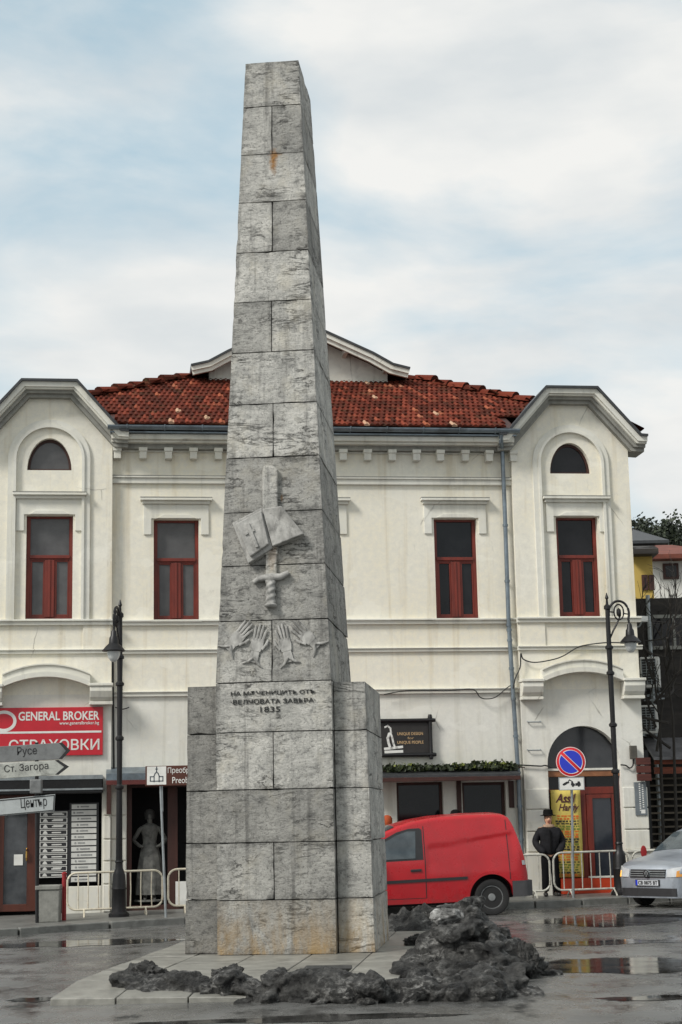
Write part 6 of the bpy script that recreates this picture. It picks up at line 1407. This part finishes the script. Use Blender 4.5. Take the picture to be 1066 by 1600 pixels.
def house_far(name, label, x0, x1, yb, ye, yr, Y, wall, roofm, over=2.0, depth=7, wins=()):
    a, b = WB_(x0, ye, Y), WB_(x1, ye, Y); zb = rz(9)-.5; t = thing(name, label, 'house', ((a.x+b.x)/2, Y, zb)); ze = a.z; zr = WB_((x0+x1)/2, yr, Y+depth/2).z
    m = MB(); m.box(a.x, b.x, Y, Y+depth, zb, ze); m.build('wall', wall, t)
    m = MB(); L, R_ = a.x-over*.3, b.x+over*.3; y0, y1 = Y-.6, Y+depth+.6; v = [m.v(p) for p in ((L, y0, ze-.05), (R_, y0, ze-.05), (R_, y1, ze-.05), (L, y1, ze-.05), (L+1.2, (y0+y1)/2, zr), (R_-1.2, (y0+y1)/2, zr), (L, y0, ze-.2), (R_, y0, ze-.2), (R_, y1, ze-.2), (L, y1, ze-.2))]
    for f in ((0, 1, 5, 4), (1, 2, 5), (2, 3, 4, 5), (3, 0, 4), (6, 7, 1, 0), (7, 8, 2, 1), (8, 9, 3, 2), (9, 6, 0, 3), (9, 8, 7, 6)): m.face([v[i] for i in f])
    m.build('roof', roofm, t)
    for (wx0, wx1, wy0, wy1) in wins:
        p, q = WB_(wx0, wy1, Y-.05), WB_(wx1, wy0, Y-.05); m = MB(); m.box(p.x, q.x, Y-.06, Y-.01, p.z, q.z); fr = m.build('window', M_brownd, t); m = MB(); m.box(p.x+.08, q.x-.08, Y-.075, Y-.061, p.z+.08, q.z-.08); m.build('pane', M_glassdark, fr)
M_roofar = simple('brown_red_far_tiles', '6d3a2c', .8, .4, 2.5, .3, st=(1, 1, 3)); M_wallY = simple('ochre_yellow_render', 'b89d52', .85, .12, .8, .1); M_wallW = simple('white_render', 'cfcfca', .85, .08, .6, .1)
house_far('white_house', 'white far house with brown red roof at the right edge above the air conditioners', 1020, 1120, 1000, 868, 851, 55, M_wallW, M_roofar, over=1.4, wins=((1037, 1060, 880, 905),))
house_far('yellow_house', 'yellow far house seen in the gap right of the town house', 985, 1018.5, 1000, 860, 853, 50, M_wallY, M_darkwood, over=.3, depth=4, wins=((1004, 1012, 898, 922), (1015, 1022, 898, 922)))
house_far('brown_house', 'dark brown timber house far behind the yellow house roof', 992, 1024, 1000, 846, 826, 85, M_darkwood, M_tindark)
M_leaf = leaf_mat('dark_evergreen_leaf', '1c241c', '39422f'); M_bark = simple('dark_bark', (.03, .026, .022), .9, .3, 8, .4)
def tree(px, yt, Y, hcrown, label, sd):
    r_ = random.Random(sd); top = WB_(px, yt, Y); base = Vector((top.x, Y, rz(9)-.5)); t = thing('far_tree', label, 'tree', base, group='dark trees beyond the far houses'); H = top.z-base.z
    m = MB(); m.tube([base, base+Vector((.1, 0, H*.5)), base+Vector((-.1, 0, H*.95))], [.25, .16, .03], 7)
    P = []
    for k in range(70):
        z = H-hcrown*r_.random()**.9; rad = hcrown*.32*(.25+.9*(H-z)/hcrown); a = r_.random()*6.28; q = base+Vector((cos(a)*rad*r_.random()**.5, sin(a)*rad*r_.random()**.5, z)); P.append(q)
        if k % 4 == 0: m.tube([base+Vector((0, 0, z-.5)), q], [.05, .015], 5)
    m.build('trunk', M_bark, t); m = MB(); leaves(m, P, .13, r_, (.35, .35, .3), 60); m.build('crown', M_leaf, t, weld=False)
for i, (px, yt, Y) in enumerate(((1003, 818, 110), (1018, 828, 104), (1030, 822, 112), (1046, 816, 106), (1062, 824, 110))): tree(px, yt, Y, 5.5, ('dark far tree at the left of the tree row behind the brown house', 'low dark far tree second in the row behind the brown house', 'dark far tree in the middle of the row over the white roof', 'tall dark far tree fourth in the row over the white roof', 'dark far tree at the right end of the row over the white roof')[i], 50+i)
# bare branches in front of the white house
def bare(px, py, Y, H, label, sd, tk=1):
    r_ = random.Random(sd); q = WB_(px, py, Y); base = Vector((q.x, Y, rz(9)-.3)); t = thing('bare_tree', label, 'tree', base); m = MB(); zt = q.z-base.z
    m.tube([base, base+Vector((.1, 0, zt*.6)), base+Vector((0, 0, zt*.8))], [.12*tk, .08*tk, .05*tk], 7); m.build('trunk', M_bark, t); m = MB()
    def grow(p, d, L, r, lv):
        if lv == 0: return
        mid = p+d*L*.5+Vector((r_.gauss(0, .05), r_.gauss(0, .05), 0))*L; e = p+d*L; m.tube([p, mid, e], [r, r*.8, r*.6], 5)
        for _ in range(3): grow(p+d*L*r_.uniform(.5, 1), (d+Vector((r_.gauss(0, .6), r_.gauss(0, .6), r_.gauss(.15, .45)))).normalized(), L*r_.uniform(.55, .8), r*.55, lv-1)
    for k in range(5): grow(base+Vector((0, 0, zt*(.5+.08*k))), Vector((r_.gauss(0, .7), r_.gauss(0, .7), .6)).normalized(), H*.35, .035, 4)
    m.build('branch', M_bark, t)
bare(1022, 900, 46, 4.0, 'leafless dark branched tree in the gap right of the town house', 5); bare(1046, 925, 48, 3.5, 'leafless tree in front of the white far house', 6)
# hillside closing the view between the houses
t = NT('winter_hillside'); t.base(t.mix(t.ramp(t.noise(.08, 6, .7), (.4, 0.0), (.6, 1.0)), (.03, .034, .026), (.075, .07, .05))); t.set(Roughness=.9); M_hill = t.m
m = MB(); A = []
for j in range(9):
    y = 90+j*14; A.append([m.v((x, y, -1+max(0, (y-90)*.13)*(1-abs(x-34)/70)+noise.noise(Vector((x*.05, y*.05, 0)))*1.2)) for x in range(-10, 90, 5)])
for P_, Q_ in zip(A, A[1:]):
    for k in range(len(P_)-1): m.face([P_[k], P_[k+1], Q_[k+1], Q_[k]])
tag(m.build('hillside', M_hill, smooth=True), kind='structure')

t = thing('security_camera', 'small white security camera on the right edge of the house above the air conditioners', 'camera', at(1003, 968, 36.0)); X = WM[t.name]
m = MB(X @ Matrix.Rotation(RD(25), 4, 'Z')); m.box(-.16, .12, -.07, .07, -.05, .07); m.lathe((-.17, 0, .01), [(.05, -.03), (.055, .02)], 10, 'X'); m.build('housing', M_white, t, bevel=.01)
m = MB(X); m.tube([(-.3, .1, -.2), (-.05, .05, -.14), (0, 0, -.05)], .02, 6); m.build('bracket', M_galv, t)
bare(1014, 940, 36.9, 3.2, 'leafless shrub tangle in front of the dark side building wall', 15, .35); bare(1034, 930, 36.8, 3.6, 'leafless climbing branches over the dark side building at the right edge', 16, .35)
tt_ = bpy.data.objects['timber_annex']
q = WB_(1030, 985, YA+1); m = MB(); m.plate(rect(q.x-.25, q.x+.9, q.z-.45, q.z+.35), [rect(q.x-.17, q.x+.3, q.z-.37, q.z+.27), rect(q.x+.36, q.x+.82, q.z-.37, q.z+.27)], YA+.9, YA+.97); wf_ = m.build('window', M_conc, tt_); m = MB(); m.box(q.x-.2, q.x+.85, YA+.94, YA+.96, q.z-.4, q.z+.3); m.build('pane', M_glassdark, wf_)
m = MB(); q = WB_(1012, 930, YA+.9); m.tube([(q.x, YA+.9, .2), (q.x, YA+.9, q.z)], .05, 8); m.build('drain_pipe', M_galv, tt_)
m = MB(); a_, b_ = WB_(1006, 1088, YA+.6), WB_(1038, 1083, YA+.6); m.tube([a_, b_], .03, 6); m.tube([a_+Vector((0, 0, -.1)), b_+Vector((0, 0, -.12))], .02, 6); m.build('bracket_rail', M_galv, tt_)
